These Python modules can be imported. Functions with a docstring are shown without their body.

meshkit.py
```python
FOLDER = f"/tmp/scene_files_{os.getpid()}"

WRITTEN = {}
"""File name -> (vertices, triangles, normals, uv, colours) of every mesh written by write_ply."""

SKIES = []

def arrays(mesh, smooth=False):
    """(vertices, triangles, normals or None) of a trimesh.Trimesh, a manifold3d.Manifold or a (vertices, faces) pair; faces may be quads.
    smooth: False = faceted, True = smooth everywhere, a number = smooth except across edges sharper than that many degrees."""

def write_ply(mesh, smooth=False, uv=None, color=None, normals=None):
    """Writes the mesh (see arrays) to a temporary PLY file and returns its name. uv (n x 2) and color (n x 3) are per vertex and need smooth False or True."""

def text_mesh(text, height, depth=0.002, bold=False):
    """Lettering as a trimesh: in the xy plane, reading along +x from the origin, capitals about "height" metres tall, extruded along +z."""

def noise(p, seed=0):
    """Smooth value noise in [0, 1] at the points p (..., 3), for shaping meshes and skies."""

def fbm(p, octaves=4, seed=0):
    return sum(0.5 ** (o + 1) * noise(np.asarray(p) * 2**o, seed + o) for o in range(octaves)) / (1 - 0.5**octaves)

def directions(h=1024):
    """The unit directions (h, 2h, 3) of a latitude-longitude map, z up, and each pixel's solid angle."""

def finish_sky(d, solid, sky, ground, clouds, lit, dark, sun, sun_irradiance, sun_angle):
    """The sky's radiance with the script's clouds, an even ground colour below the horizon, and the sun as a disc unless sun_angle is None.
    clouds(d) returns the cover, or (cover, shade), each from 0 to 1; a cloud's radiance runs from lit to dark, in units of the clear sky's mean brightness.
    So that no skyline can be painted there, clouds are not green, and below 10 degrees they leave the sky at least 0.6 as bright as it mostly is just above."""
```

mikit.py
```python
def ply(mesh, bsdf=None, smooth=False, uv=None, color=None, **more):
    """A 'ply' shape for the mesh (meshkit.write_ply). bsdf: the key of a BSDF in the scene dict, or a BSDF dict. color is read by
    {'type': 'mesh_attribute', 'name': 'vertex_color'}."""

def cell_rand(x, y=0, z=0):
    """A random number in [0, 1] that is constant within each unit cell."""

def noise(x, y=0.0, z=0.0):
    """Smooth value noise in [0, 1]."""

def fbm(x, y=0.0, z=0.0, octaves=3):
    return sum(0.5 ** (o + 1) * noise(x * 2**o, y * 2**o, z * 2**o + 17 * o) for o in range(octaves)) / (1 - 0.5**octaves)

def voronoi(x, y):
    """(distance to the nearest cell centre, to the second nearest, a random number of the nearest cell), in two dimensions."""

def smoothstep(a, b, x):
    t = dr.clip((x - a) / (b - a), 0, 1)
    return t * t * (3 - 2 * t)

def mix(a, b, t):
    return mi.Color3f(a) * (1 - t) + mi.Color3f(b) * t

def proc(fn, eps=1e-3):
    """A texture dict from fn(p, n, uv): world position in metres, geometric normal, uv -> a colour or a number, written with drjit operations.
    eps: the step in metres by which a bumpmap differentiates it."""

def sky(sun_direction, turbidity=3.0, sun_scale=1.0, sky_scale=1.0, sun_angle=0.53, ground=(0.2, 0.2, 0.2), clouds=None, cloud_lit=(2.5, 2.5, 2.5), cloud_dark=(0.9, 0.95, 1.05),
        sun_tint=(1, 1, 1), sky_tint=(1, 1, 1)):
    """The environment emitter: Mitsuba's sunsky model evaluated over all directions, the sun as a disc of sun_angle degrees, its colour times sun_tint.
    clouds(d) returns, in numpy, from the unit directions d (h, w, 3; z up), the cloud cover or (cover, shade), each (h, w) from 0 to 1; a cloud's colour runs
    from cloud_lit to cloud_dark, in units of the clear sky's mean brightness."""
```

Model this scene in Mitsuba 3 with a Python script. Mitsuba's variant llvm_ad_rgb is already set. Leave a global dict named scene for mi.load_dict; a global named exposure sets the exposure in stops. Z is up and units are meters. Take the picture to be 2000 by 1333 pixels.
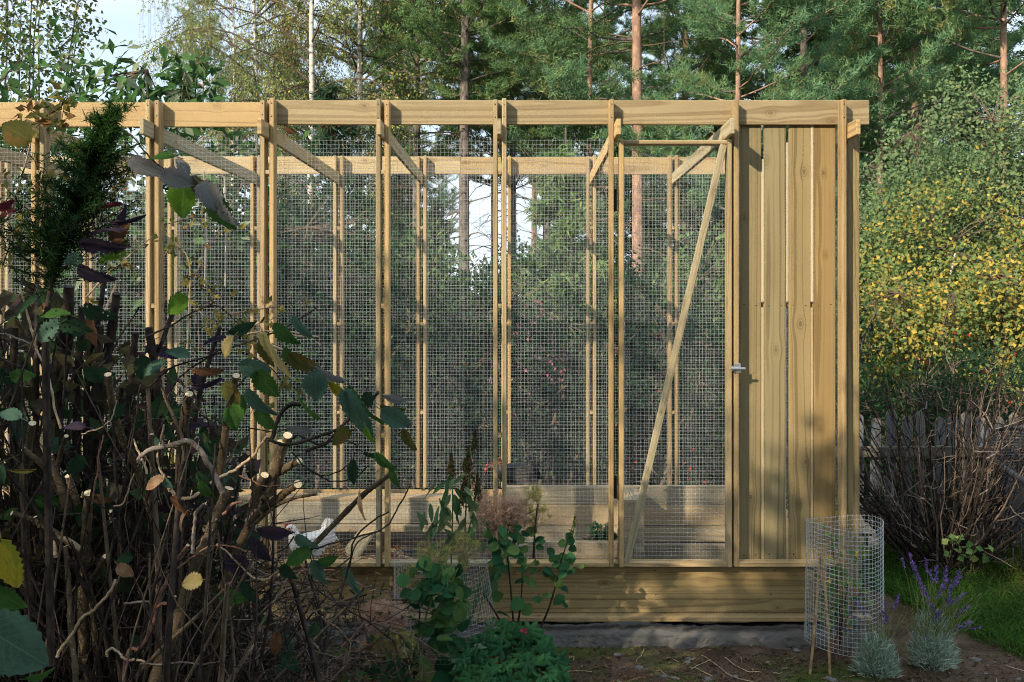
import math, random
import numpy as np, trimesh, drjit as dr, mitsuba as mi
import mikit, meshkit
from mikit import proc, noise, fbm, voronoi, cell_rand, smoothstep, mix

scene, labels = {}, {}
T = mi.ScalarTransform4f
PI = math.pi

# ------------------------------------------------------------------ camera, sky, exposure
EYE = 1.7
scene['camera'] = {'type': 'perspective', 'fov': 53.13, 'fov_axis': 'x', 'near_clip': 0.05, 'far_clip': 2000.0,
                   'principal_point_offset_x': -0.010, 'principal_point_offset_y': 0.0574,
                   'to_world': T().look_at(origin=[0, 0, EYE], target=[0, 10, EYE], up=[0, 0, 1])}
AZ, EL = math.radians(38), math.radians(26)
SUN = (-math.sin(AZ) * math.cos(EL), -math.cos(AZ) * math.cos(EL), math.sin(EL))
def thin_cloud(d):
    n = meshkit.fbm(d * [5, 5, 9] + 3, 4, 2)
    return 0.42 + 0.45 * np.clip((n - .40) / .25, 0, 1)
scene['sky'] = mikit.sky(SUN, turbidity=4.0, sun_scale=0.75, sun_tint=(0.90, 0.98, 1.14), clouds=thin_cloud, cloud_lit=(2.05, 2.25, 2.45))
exposure = 2.85
# trees that stand behind the photographer to the left and shade the lower garden: label, kind, x, y, size, turn
SHADE = [('leafy tree behind the photographer, leftmost', 'shade', -9.0, -2.5, 0.90, 0),
         ('leafy tree behind the photographer, second from the left', 'shade_thin', -7.3, -3.0, 1.03, 77),
         ('leafy tree behind the photographer, third from the left', 'shade_thin', -5.7, -2.5, 1.00, 154),
         ('leafy tree behind the photographer, fourth from the left', 'shade_thin', -4.2, -3.0, 0.82, 231),
         ('leafy tree behind the photographer, fourth from the right', 'shade', -2.4, -2.5, 0.90, 308),
         ('leafy tree behind the photographer, third from the right', 'shade', -0.6, -3.0, 0.93, 385),
         ('leafy tree behind the photographer, second from the right', 'shade', 1.6, -2.5, 0.90, 462),
         ('leafy tree behind the photographer, rightmost', 'shade', 3.8, -3.0, 0.93, 539)] + [('taller tree of the second row behind the photographer, %s' % w, 'shade', x, -6.2, 1.2, x * 50) for w, x in (('leftmost', -5.0), ('second from the left', -2.0), ('second from the right', 1.2), ('rightmost', 4.4))]

# ------------------------------------------------------------------ helpers
def at(u, v, y):
    """A point of the place, from where it shows in the 2000 px wide photograph and its measured distance y."""
    return np.array([(u - 1020) * y / 2000, y, EYE - (v - 590) * y / 2000])

counts = {}

def numbered(name):
    n = counts.get(name, 0); counts[name] = n + 1
    return name if n == 0 else f'{name}_{n:03d}'

def thing(name, label, cat, group=None, kind=None):
    k = numbered(name)
    labels[k] = {'label': label, 'category': cat}
    if group: labels[k]['group'] = group
    if kind: labels[k]['kind'] = kind
    return k

def put(key, shape): scene[key] = shape; return key

def part(holder, name, shape, label=None, kind=None, group=None):
    k = numbered(holder + '__' + name)
    scene[k] = shape
    if label or kind or group:
        labels[k] = {a: b for a, b in (('label', label), ('kind', kind), ('group', group)) if b}
    return k

def inst(group, M): return {'type': 'instance', 'shapegroup': {'type': 'ref', 'id': group}, 'to_world': M}

def unit(a): return a / np.maximum(np.linalg.norm(a, axis=-1, keepdims=True), 1e-12)

class Geo:
    """Triangles with a uv pair and a colour per vertex."""
    def __init__(self): self.v, self.f, self.u, self.c, self.n = [], [], [], [], 0
    def add(self, v, f, uv=None, col=None):
        v, f = np.asarray(v, float), np.asarray(f, int)
        self.v.append(v); self.f.append(f + self.n); self.n += len(v)
        self.u.append(np.zeros((len(v), 2)) if uv is None else np.asarray(uv, float))
        self.c.append(np.full((len(v), 3), .5) if col is None else np.broadcast_to(np.asarray(col, float), (len(v), 3)))
        return self
    def join(self, g):
        if g.n: self.add(np.vstack(g.v), np.vstack(g.f), np.vstack(g.u), np.vstack(g.c))
        return self
    def moved(self, m):
        m = np.asarray(m, float); g = Geo()
        return g.add(np.vstack(self.v) @ m[:3, :3].T + m[:3, 3], np.vstack(self.f), np.vstack(self.u), np.vstack(self.c))
    def tint(self, tones, k, amount=.35, freq=.7, seed=0):
        """A colour per leaf (k vertices each): one of the species' tones, by the leaf's random pair and by branch."""
        cols, w = tones; cum = np.cumsum(np.array(w, float) / np.sum(w))
        v, u = np.vstack(self.v)[::k], np.vstack(self.u)[::k]
        x = np.clip(u[:, 0] + amount * (meshkit.noise(v * freq + 11, seed) - .5), 0, .9999)
        c = np.array(cols)[np.searchsorted(cum, x, side='right').clip(0, len(cols) - 1)] * (.7 + .6 * u[:, 1:2])
        self.c = [np.repeat(c, k, 0)]
        return self
    def tris(self): return sum(len(f) for f in self.f)
    def shape(self, bsdf, smooth=False, **kw):
        col = np.vstack(self.c) if bsdf in COLOURED else None
        return mikit.ply((np.vstack(self.v), np.vstack(self.f)), bsdf, smooth=smooth, uv=np.vstack(self.u), color=col, **kw)
COLOURED = ('mat_foliage', 'mat_matte')

def tube(pts, rad, sides=6, cap=True, seed=0.0, bark=0):
    """A round limb; bark chooses its bark (see BARKS)."""
    p = np.asarray(pts, float); r = np.broadcast_to(np.asarray(rad, float), (len(p),))
    t = unit(np.gradient(p, axis=0))
    ref = np.array([0, 1.0, 0]) if abs(t[0][1]) < 0.8 else np.array([1.0, 0, 0])
    a = unit(np.cross(t, ref)); b = np.cross(t, a)
    an = np.arange(sides) * 2 * PI / sides
    v = p[:, None] + r[:, None, None] * (np.cos(an)[None, :, None] * a[:, None] + np.sin(an)[None, :, None] * b[:, None])
    i, j = np.meshgrid(np.arange(len(p) - 1), np.arange(sides), indexing='ij')
    q = np.stack([i * sides + j, i * sides + (j + 1) % sides, (i + 1) * sides + (j + 1) % sides, (i + 1) * sides + j], -1).reshape(-1, 4)
    f = np.vstack([q[:, [0, 1, 2]], q[:, [0, 2, 3]]])
    ln = np.concatenate([[0], np.cumsum(np.linalg.norm(np.diff(p, axis=0), axis=1))])
    uv = np.stack([np.broadcast_to(an[None] / (2 * PI), (len(p), sides)) + 2 * bark, np.broadcast_to(ln[:, None], (len(p), sides)) + seed], -1).reshape(-1, 2)
    g = Geo().add(v.reshape(-1, 3), f[:, ::-1], uv)
    if cap:
        for k, flip in ((0, 0), (len(p) - 1, 1)):
            c = np.vstack([v[k], p[k][None]])
            ff = np.array([[s, (s + 1) % sides, sides] for s in range(sides)])
            g.add(c, ff if not flip else ff[:, ::-1], np.tile([0.5 + 2 * bark, seed], (sides + 1, 1)))
    return g

def disk(c, n, r, sides=9, squash=1.0):
    n = unit(np.asarray(n, float)); a = unit(np.cross(n, [0.3, 1, 0.1])); b = np.cross(n, a)
    an = np.arange(sides) * 2 * PI / sides
    v = np.vstack([c + r * (np.cos(an)[:, None] * a + np.sin(an)[:, None] * b * squash), [c]])
    rad = np.vstack([np.stack([an * 0 + 1, an], 1), [[0, 0]]])
    return Geo().add(v, [[s, (s + 1) % sides, sides] for s in range(sides)], rad)

def curve(pts, n=4):
    """Catmull-Rom through the points."""
    p = np.asarray(pts, float)
    if len(p) < 3: return np.vstack([p[0] + (p[-1] - p[0]) * t for t in np.linspace(0, 1, n + 1)])
    q = np.vstack([2 * p[0] - p[1], p, 2 * p[-1] - p[-2]]); out = []
    for k in range(1, len(q) - 2):
        for t in np.linspace(0, 1, n, endpoint=False):
            a, b, c, d = q[k - 1:k + 3]
            out.append(0.5 * (2 * b + (c - a) * t + (2 * a - 5 * b + 4 * c - d) * t * t + (3 * b - a - 3 * c + d) * t ** 3))
    return np.vstack(out + [p[-1]])

def blades(c, d, n, L, W, fold=0.15, rnd=None, rng=None):
    """Folded leaf-sized diamonds: centres, axes, normals, lengths, widths. uv = two random numbers per leaf."""
    N = len(c); d = unit(d); s = unit(np.cross(d, n)); n = np.cross(s, d)
    L = np.broadcast_to(L, (N,))[:, None]; W = np.broadcast_to(W, (N,))[:, None]
    b = c - d * L * .5; t = c + d * L * .5
    r = c - d * L * .08 + s * W * .5 + n * W * fold; l = c - d * L * .08 - s * W * .5 + n * W * fold
    v = np.stack([b, r, t, l], 1).reshape(-1, 3)
    k = np.arange(N)[:, None] * 4
    f = np.vstack([k + [0, 1, 2], k + [0, 2, 3]])
    uv = np.repeat((rng or np.random.default_rng(1)).random((N, 2)) if rnd is None else rnd, 4, axis=0)
    return Geo().add(v, f, uv)

def needles(c, d, L, W, rng, rnd=None):
    N = len(c); d = unit(d); s = unit(np.cross(d, rng.normal(size=(N, 3)) * .5 + SUN))          # a needle is round: it shows the sun a side
    L = np.broadcast_to(L, (N,))[:, None]; W = np.broadcast_to(W, (N,))[:, None]
    v = np.stack([c + s * W * .5, c - s * W * .5, c + d * L], 1).reshape(-1, 3)
    f = np.arange(N * 3).reshape(-1, 3)
    uv = np.repeat(rng.random((N, 2)) if rnd is None else rnd, 3, axis=0)
    return Geo().add(v, f, uv)

board_count = [0]
def timber(x0, x1, y0, y1, z0, z1, ax=None, bevel=0.0025, move=None, wood=0):
    """A sawn board with eased edges. uv.x runs along the grain in metres; uv.y tells board, face and place across."""
    lo, hi = np.array([x0, y0, z0], float), np.array([x1, y1, z1], float)
    size = hi - lo; ax = int(np.argmax(size)) if ax is None else ax
    b = min(bevel, size.min() * .3); h = size / 2; pts = []
    for s in np.array(np.meshgrid([-1, 1], [-1, 1], [-1, 1])).T.reshape(-1, 3):
        for k in range(3):
            e = h - b; e[k] = h[k]; pts.append(s * e)
    m = trimesh.convex.convex_hull(np.array(pts))
    board_count[0] += 1; bid = (board_count[0] * 7) % 19 + 20 * wood
    tri = m.triangles; fn = m.face_normals
    v = tri.reshape(-1, 3); nn = np.repeat(np.abs(fn), 3, axis=0)
    oth = [k for k in range(3) if k != ax]
    wide, thin = (oth if size[oth[0]] >= size[oth[1]] else oth[::-1])
    dom = nn.argmax(1)
    across = np.where(dom == thin, v[:, wide], np.where(dom == wide, v[:, thin] + 2, v[:, wide] + 4))
    along = np.where(dom == ax, v[:, thin], v[:, ax])
    uv = np.stack([along, 10.0 * bid + 5 + across], 1)
    c = (lo + hi) / 2
    if move is not None: v = v @ np.asarray(move)[:3, :3].T + np.asarray(move)[:3, 3]
    else: v = v + c
    return Geo().add(v, np.arange(len(v)).reshape(-1, 3), uv)

def between(p, q, w, t, up=(0, 0, 1), wood=0):
    """A board from p to q: w wide along 'up', t thick."""
    p, q = np.asarray(p, float), np.asarray(q, float); d = q - p; L = np.linalg.norm(d); d = d / L
    s = unit(np.cross(up, d)); n = np.cross(d, s)
    M = np.eye(4); M[:3, 0] = d; M[:3, 1] = s; M[:3, 2] = n; M[:3, 3] = (p + q) / 2
    return timber(-L / 2, L / 2, -t / 2, t / 2, -w / 2, w / 2, ax=0, move=M, wood=wood)

# ------------------------------------------------------------------ materials
def diffuse(c): return {'type': 'twosided', 'b': {'type': 'diffuse', 'reflectance': c if isinstance(c, dict) else {'type': 'rgb', 'value': c}}}
def prin(c, rough=.6, spec=.35, **k):
    return {'type': 'twosided', 'b': {'type': 'principled', 'base_color': c if isinstance(c, dict) else {'type': 'rgb', 'value': c}, 'roughness': rough, 'specular': spec, **k}}
def thin(c, trans=.7, rough=.5):
    return {'type': 'principledthin', 'base_color': c if isinstance(c, dict) else {'type': 'rgb', 'value': c}, 'roughness': rough, 'diff_trans': trans, 'eta': 1.4}

WOODS = [  # light, dark, knot, grain line strength
    ((.395, .315, .18), (.225, .16, .08), (.12, .068, .03), .62),     # fresh planed pine
    ((.30, .23, .112), (.165, .12, .052), (.075, .045, .02), .75),    # pressure treated cladding
    ((.36, .30, .20), (.22, .175, .11), (.10, .07, .04), .7),       # weathered sleepers
    ((.15, .15, .145), (.08, .08, .08), (.04, .04, .04), .8),        # grey picket fence
    ((.46, .38, .25), (.36, .28, .16), (.2, .12, .06), .4)]         # pale sapwood
def wood():
    def fn(p, n, uv):
        u, bid = uv.x, dr.floor(uv.y / 10)
        w = uv.y - 10 * bid - 5
        sort = dr.floor(bid / 20 + .01)
        def pick(k):
            c = mi.Color3f(WOODS[4][k]) if k < 3 else mi.Float(WOODS[4][k])
            for q in (3, 2, 1, 0): c = dr.select(sort < q + .5, mi.Color3f(WOODS[q][k]) if k < 3 else mi.Float(WOODS[q][k]), c)
            return c
        light, dark, knot, line = (pick(k) for k in range(4))
        kind = dr.round(w); w = w - kind
        i = dr.floor(u / .36); warp, km, ring = mi.Float(0), mi.Float(0), mi.Float(0)
        for k in (-1, 0, 1):
            r1, r2, r3 = (cell_rand(i + k, bid, kind * 3 + q) for q in (1, 2, 4))
            dx, dy = u - (i + k + .15 + .7 * r1) * .36, w - (r2 - .5) * .10
            d = dr.sqrt(dr.square(dx * .6) + dy * dy + 1e-8)
            s = dr.select((r3 > .38) & (kind < 1), .0055 + .0095 * r3, 1e-5)
            warp += dy * dr.exp(-dr.square(d / (s * 2.6))) * .85
            km = dr.maximum(km, smoothstep(s * .8, s * .45, d) * (.45 + .55 * cell_rand(i + k, bid, 9))); ring += dr.exp(-dr.square((d - s * 1.1) / (s * .22))) * .75 + dr.exp(-dr.square((d - s * 1.8) / (s * .16))) * .3
        ww = w - warp + .004 * (noise(u * 2.2, bid, 3) - .5)
        v0 = (cell_rand(bid, 1, 1) - .5) * .14; u0 = (cell_rand(bid, 2, 1) - .5) * 2.4
        c = dr.sqrt(dr.square(ww - v0) + dr.square((u - u0) * (.012 + .03 * cell_rand(bid, 3, 1))) + 1e-7)
        g = noise(c * 190, bid, 5 + kind)
        fib = noise(w * 900, u * 7, bid)
        cloud = fbm(u * 3, w * 14, bid, octaves=2)
        t = dr.clip(line * smoothstep(.42, .9, g) + .28 * fib + .5 * (cloud - .5), 0, 1)
        col = mix(light, dark, t)
        col = mix(col, knot, dr.clip(km * .75 + ring * .5, 0, .85))
        tone = 1 + .20 * (cell_rand(bid, 7, 1) - .5) * 2
        warm = (cell_rand(bid, 8, 1) - .5) * .22
        return col * mi.Color3f(tone * (1 + warm), tone, tone * (1 - warm * 1.3))
    return proc(fn)

M = {}
def mat(k, d): scene['mat_' + k] = d; M[k] = 'mat_' + k; return M[k]
mat('timber', prin(wood(), .62, .3))
mat('wire', prin((.48, .52, .55), .40, .5, metallic=.3))
mat('steel', prin((.55, .60, .66), .35, .5, metallic=.85))
mat('black_iron', prin((.015, .013, .012), .5, .4))
# vegetation and ground
BARKS = [  # two colours, scale across, scale along, threshold
    ((.42, .27, .19), (.27, .175, .135), 26, 9, .45),     # 0 orange pine
    ((.10, .085, .075), (.19, .165, .15), 26, 8, .45),   # 1 grey pine
    ((.58, .55, .50), (.10, .09, .08), 7, 16, .62),      # 2 birch
    ((.16, .12, .09), (.11, .085, .065), 30, 20, .5),    # 3 twig
    ((.022, .017, .015), (.044, .035, .029), 60, 30, .5),  # 4 dark stem
    ((.115, .085, .052), (.065, .05, .034), 30, 22, .5),   # 5 speckled stem
    ((.22, .19, .17), (.12, .10, .09), 60, 40, .5),      # 6 grey branch
    ((.24, .125, .085), (.15, .08, .058), 60, 40, .5),     # 7 red branch
    ((.48, .38, .26), (.34, .25, .16), 60, 40, .5),      # 8 pale branch
    ((.16, .20, .06), (.13, .17, .06), 60, 40, .5),      # 9 green stem
    ((.42, .29, .15), (.26, .16, .08), 20, 30, .5)]      # 10 cane
def bark_fn(p, n, uv):
    k = dr.floor(uv.x / 2 + .01)
    def pick(j):
        wrap = mi.Color3f if j < 2 else mi.Float
        c = wrap(BARKS[-1][j])
        for q in range(len(BARKS) - 2, -1, -1): c = dr.select(k < q + .5, wrap(BARKS[q][j]), c)
        return c
    c1, c2, sx, sz, th = (pick(j) for j in range(5))
    c = mix(c1, c2, smoothstep(th - .12, th + .15, fbm(p.x * sx, p.y * sx, p.z * sz, octaves=3)))
    speck = smoothstep(.80, .9, noise(p.x * 260, p.y * 260, p.z * 200)) * dr.select((k > 4.5) & (k < 5.5), 1.0, 0.0)
    return mix(c, (.36, .30, .22), speck)
mat('bark', prin(proc(bark_fn), .8, .2))
mat('foliage', thin({'type': 'mesh_attribute', 'name': 'vertex_color'}, .65, .45))
mat('matte', diffuse({'type': 'mesh_attribute', 'name': 'vertex_color'}))
TONES = {
    'pine': ([(.135, .245, .105), (.185, .285, .110), (.25, .28, .10)], [5, 3, .5]),
    'pine_blue': ([(.145, .275, .145), (.195, .305, .140), (.26, .29, .12)], [5, 3, .4]),
    'spruce': ([(.055, .105, .045), (.085, .135, .05), (.12, .15, .06)], [4, 3, 1]),
    'yew': ([(.012, .034, .013), (.020, .050, .016), (.032, .066, .02)], [4, 3, 1]),
    'birch': ([(.28, .36, .13), (.37, .41, .15), (.54, .43, .15)], [5, 3.5, 1.2]),
    'yellow': ([(.16, .235, .085), (.36, .32, .085), (.50, .37, .075), (.56, .33, .07)], [2.6, 2.4, 3.0, .9]),
    'sage': ([(.135, .215, .105), (.185, .265, .13), (.26, .30, .12), (.46, .37, .08)], [4, 4, 2, .9]),
    'green': ([(0.1, 0.188, 0.069), (0.144, 0.231, 0.081), (0.2, 0.263, 0.094), (0.525, 0.375, 0.062)], [5, 4, 2, .25]),
    'rust': ([(0.123, 0.174, 0.065), (0.189, 0.203, 0.072), (0.406, 0.246, 0.072), (0.493, 0.217, 0.065)], [4, 3, 1.6, .5]),
    'dark': ([(0.026, 0.066, 0.029), (0.043, 0.096, 0.038), (0.072, 0.126, 0.043)], [5, 4, 1]),
    'hedge': ([(.026, .060, .034), (.042, .082, .044), (.070, .105, .05), (.16, .09, .05)], [5, 4, 1.5, .2]),
    'pear': ([(.050, .120, .040), (.085, .165, .060), (.24, .30, .19)], [4, 3, 2]),
    'olive': ([(.16, .15, .045), (.24, .20, .06), (.22, .12, .05), (.10, .12, .04)], [4, 3, 1, 2]),
    'smoke_leaf': ([(.028, .095, .045), (.048, .130, .052), (.090, .17, .055)], [4, 4, 1]),
    'willowy': ([(.075, .165, .070), (.115, .195, .10), (.18, .24, .13)], [4, 3, 1]),
    'geranium': ([(.036, .115, .048), (.050, .145, .055), (.11, .16, .085)], [4, 4, .6]),
    'spike': ([(.085, .080, .035), (.13, .11, .05), (.06, .06, .03)], [3, 2, 2]),
    'smoke_pink': ([(.56, .36, .27), (.48, .31, .22), (.62, .46, .34)], [3, 2, 2]),
    'smoke_green': ([(.36, .36, .12), (.46, .44, .15), (.28, .28, .10)], [3, 2, 2]),
    'lavender_leaf': ([(.32, .42, .35), (.40, .50, .42), (.24, .32, .24)], [4, 3, 2]),
    'lavender_flower': ([(.15, .09, .32), (.21, .13, .40), (.12, .10, .19)], [3, 2, 2]),
    'red': ([(.46, .06, .035), (.40, .12, .05)], [3, 1]), 'pink': ([(.42, .16, .20), (.30, .12, .15)], [1, 1]),
    'grass': ([(.055, .135, .025), (.085, .17, .035), (.20, .18, .07)], [4, 3, .7]),
    'straw': ([(.50, .33, .14), (.36, .21, .09), (.60, .45, .22)], [2, 2, 1]),
    'litter': ([(.12, .075, .04), (.20, .14, .08), (.07, .05, .035), (.24, .22, .13)], [4, 2, 4, 1])}
mat('cut_wood', diffuse(proc(lambda p, n, uv: mix((.80, .68, .48), (.55, .42, .25), smoothstep(.35, .75, noise(uv.x * 9, 3.0) * .55 + .6 * noise(p.x * 300, p.y * 300, p.z * 300))))))

VEINED = {  # broad leaf: blade, veins, patches (or none)
    'green': ((.055, .135, .035), (.12, .20, .07), None), 'bright': ((.13, .27, .035), (.22, .34, .08), None),
    'teal': ((.080, .160, .118), (.14, .22, .165), None), 'dark': ((.026, .060, .034), (.055, .09, .05), None),
    'grey': ((.20, .215, .22), (.27, .27, .27), (.22, .19, .19)), 'purple': ((.042, .034, .060), (.09, .07, .11), (.05, .035, .045)),
    'olive': ((.095, .100, .030), (.15, .14, .06), (.13, .085, .03)), 'yellow': ((.42, .36, .035), (.46, .38, .10), (.20, .23, .03)),
    'cream': ((.58, .46, .20), (.48, .35, .14), (.45, .40, .14)), 'brown': ((.16, .085, .045), (.22, .13, .08), (.085, .05, .035)),
    'tan': ((.42, .29, .19), (.30, .18, .11), (.30, .17, .10)), 'maroon': ((.085, .018, .026), (.13, .04, .05), None)}
VNAMES = list(VEINED)
def vein_fn(p, n, uv):
    """A broad leaf: uv.x across (-1..1) plus 4 per sort, uv.y along (0..1)."""
    k = dr.floor((uv.x + 2) / 4); x = uv.x - 4 * k
    def pick(j):
        c = mi.Color3f(VEINED[VNAMES[-1]][j] or VEINED[VNAMES[-1]][0])
        for q in range(len(VNAMES) - 2, -1, -1): c = dr.select(k < q + .5, mi.Color3f(VEINED[VNAMES[q]][j] or VEINED[VNAMES[q]][0]), c)
        return c
    base, veinc, patch = (pick(j) for j in range(3))
    a = dr.abs(x); q = (uv.y - a * .34) * 9
    mid = smoothstep(.055, .015, a)
    side = smoothstep(.80, .97, dr.abs((q - dr.floor(q)) * 2 - 1)) * smoothstep(.02, .1, a)
    fine = noise(x * 22 + 50, uv.y * 40, k * 5)
    c = base * (1 - .28 * fine)
    c = mix(c, patch, smoothstep(.48, .68, fbm(x * 1.6 + 40, uv.y * 3.2, k * 7)))
    return mix(c, veinc, dr.clip(mid + .55 * side, 0, 1) * .55)
mat('broad_leaf', thin(proc(vein_fn), .7, .4))

def soil_fn(p, n, uv):
    f = fbm(p.x * 9, p.y * 9, 2.0, octaves=4); g = noise(p.x * 170, p.y * 170, 1.0)
    c = mix((.060, .042, .030), (.125, .092, .066), smoothstep(.3, .75, f * .6 + g * .45))
    moss = smoothstep(.50, .66, fbm(p.x * 2.1 + 7, p.y * 2.6 + 3, 5.0, octaves=3))
    return mix(c, mix((.055, .085, .022), (.10, .13, .035), g), moss * .8)
mat('soil', {'type': 'twosided', 'b': {'type': 'bumpmap', 'arbitrary': proc(lambda p, n, uv: fbm(p.x * 22, p.y * 22, .5, octaves=4), 2e-3), 'scale': .028,
             'b': {'type': 'diffuse', 'reflectance': proc(soil_fn)}}})
mat('floor', diffuse(proc(lambda p, n, uv: mix((.05, .038, .028), (.15, .115, .08), smoothstep(.35, .8, fbm(p.x * 14, p.y * 14, .5, octaves=4))))))
mat('concrete', {'type': 'twosided', 'b': {'type': 'bumpmap', 'arbitrary': proc(lambda p, n, uv: fbm(p.x * 60, p.y * 60, p.z * 60, octaves=3), 1e-3), 'scale': .012,
             'b': {'type': 'diffuse', 'reflectance': proc(lambda p, n, uv: mix((.09, .088, .085), (.185, .18, .17), fbm(p.x * 12, p.y * 12, p.z * 30, octaves=4)))}}})
mat('stone', diffuse((.16, .155, .15)))
mat('rope', diffuse((.42, .40, .37)))
mat('feather_white', diffuse(proc(lambda p, n, uv: mix((.80, .79, .77), (.62, .62, .63), smoothstep(.5, .8, fbm(p.x * 55, p.y * 55, p.z * 75))))))
mat('feather_black', prin(proc(lambda p, n, uv: mix((.010, .010, .011), (.026, .025, .026), fbm(p.x * 50, p.y * 50, p.z * 70))), .5, .5))
mat('feather_rust', diffuse((.30, .10, .035)))
mat('feather_brown', diffuse(proc(lambda p, n, uv: mix((.20, .11, .045), (.62, .45, .24), smoothstep(.52, .7, noise(p.x * 130, p.y * 130, p.z * 130))))))
mat('comb_red', diffuse((.40, .05, .045)))
mat('beak', diffuse((.45, .30, .14)))
mat('leg_yellow', diffuse((.36, .25, .12)))
mat('wicker', prin((.030, .034, .045), .45, .5))

# ------------------------------------------------------------------ plant generators
def rand_dirs(rng, n): return unit(rng.normal(size=(n, 3)))

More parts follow.
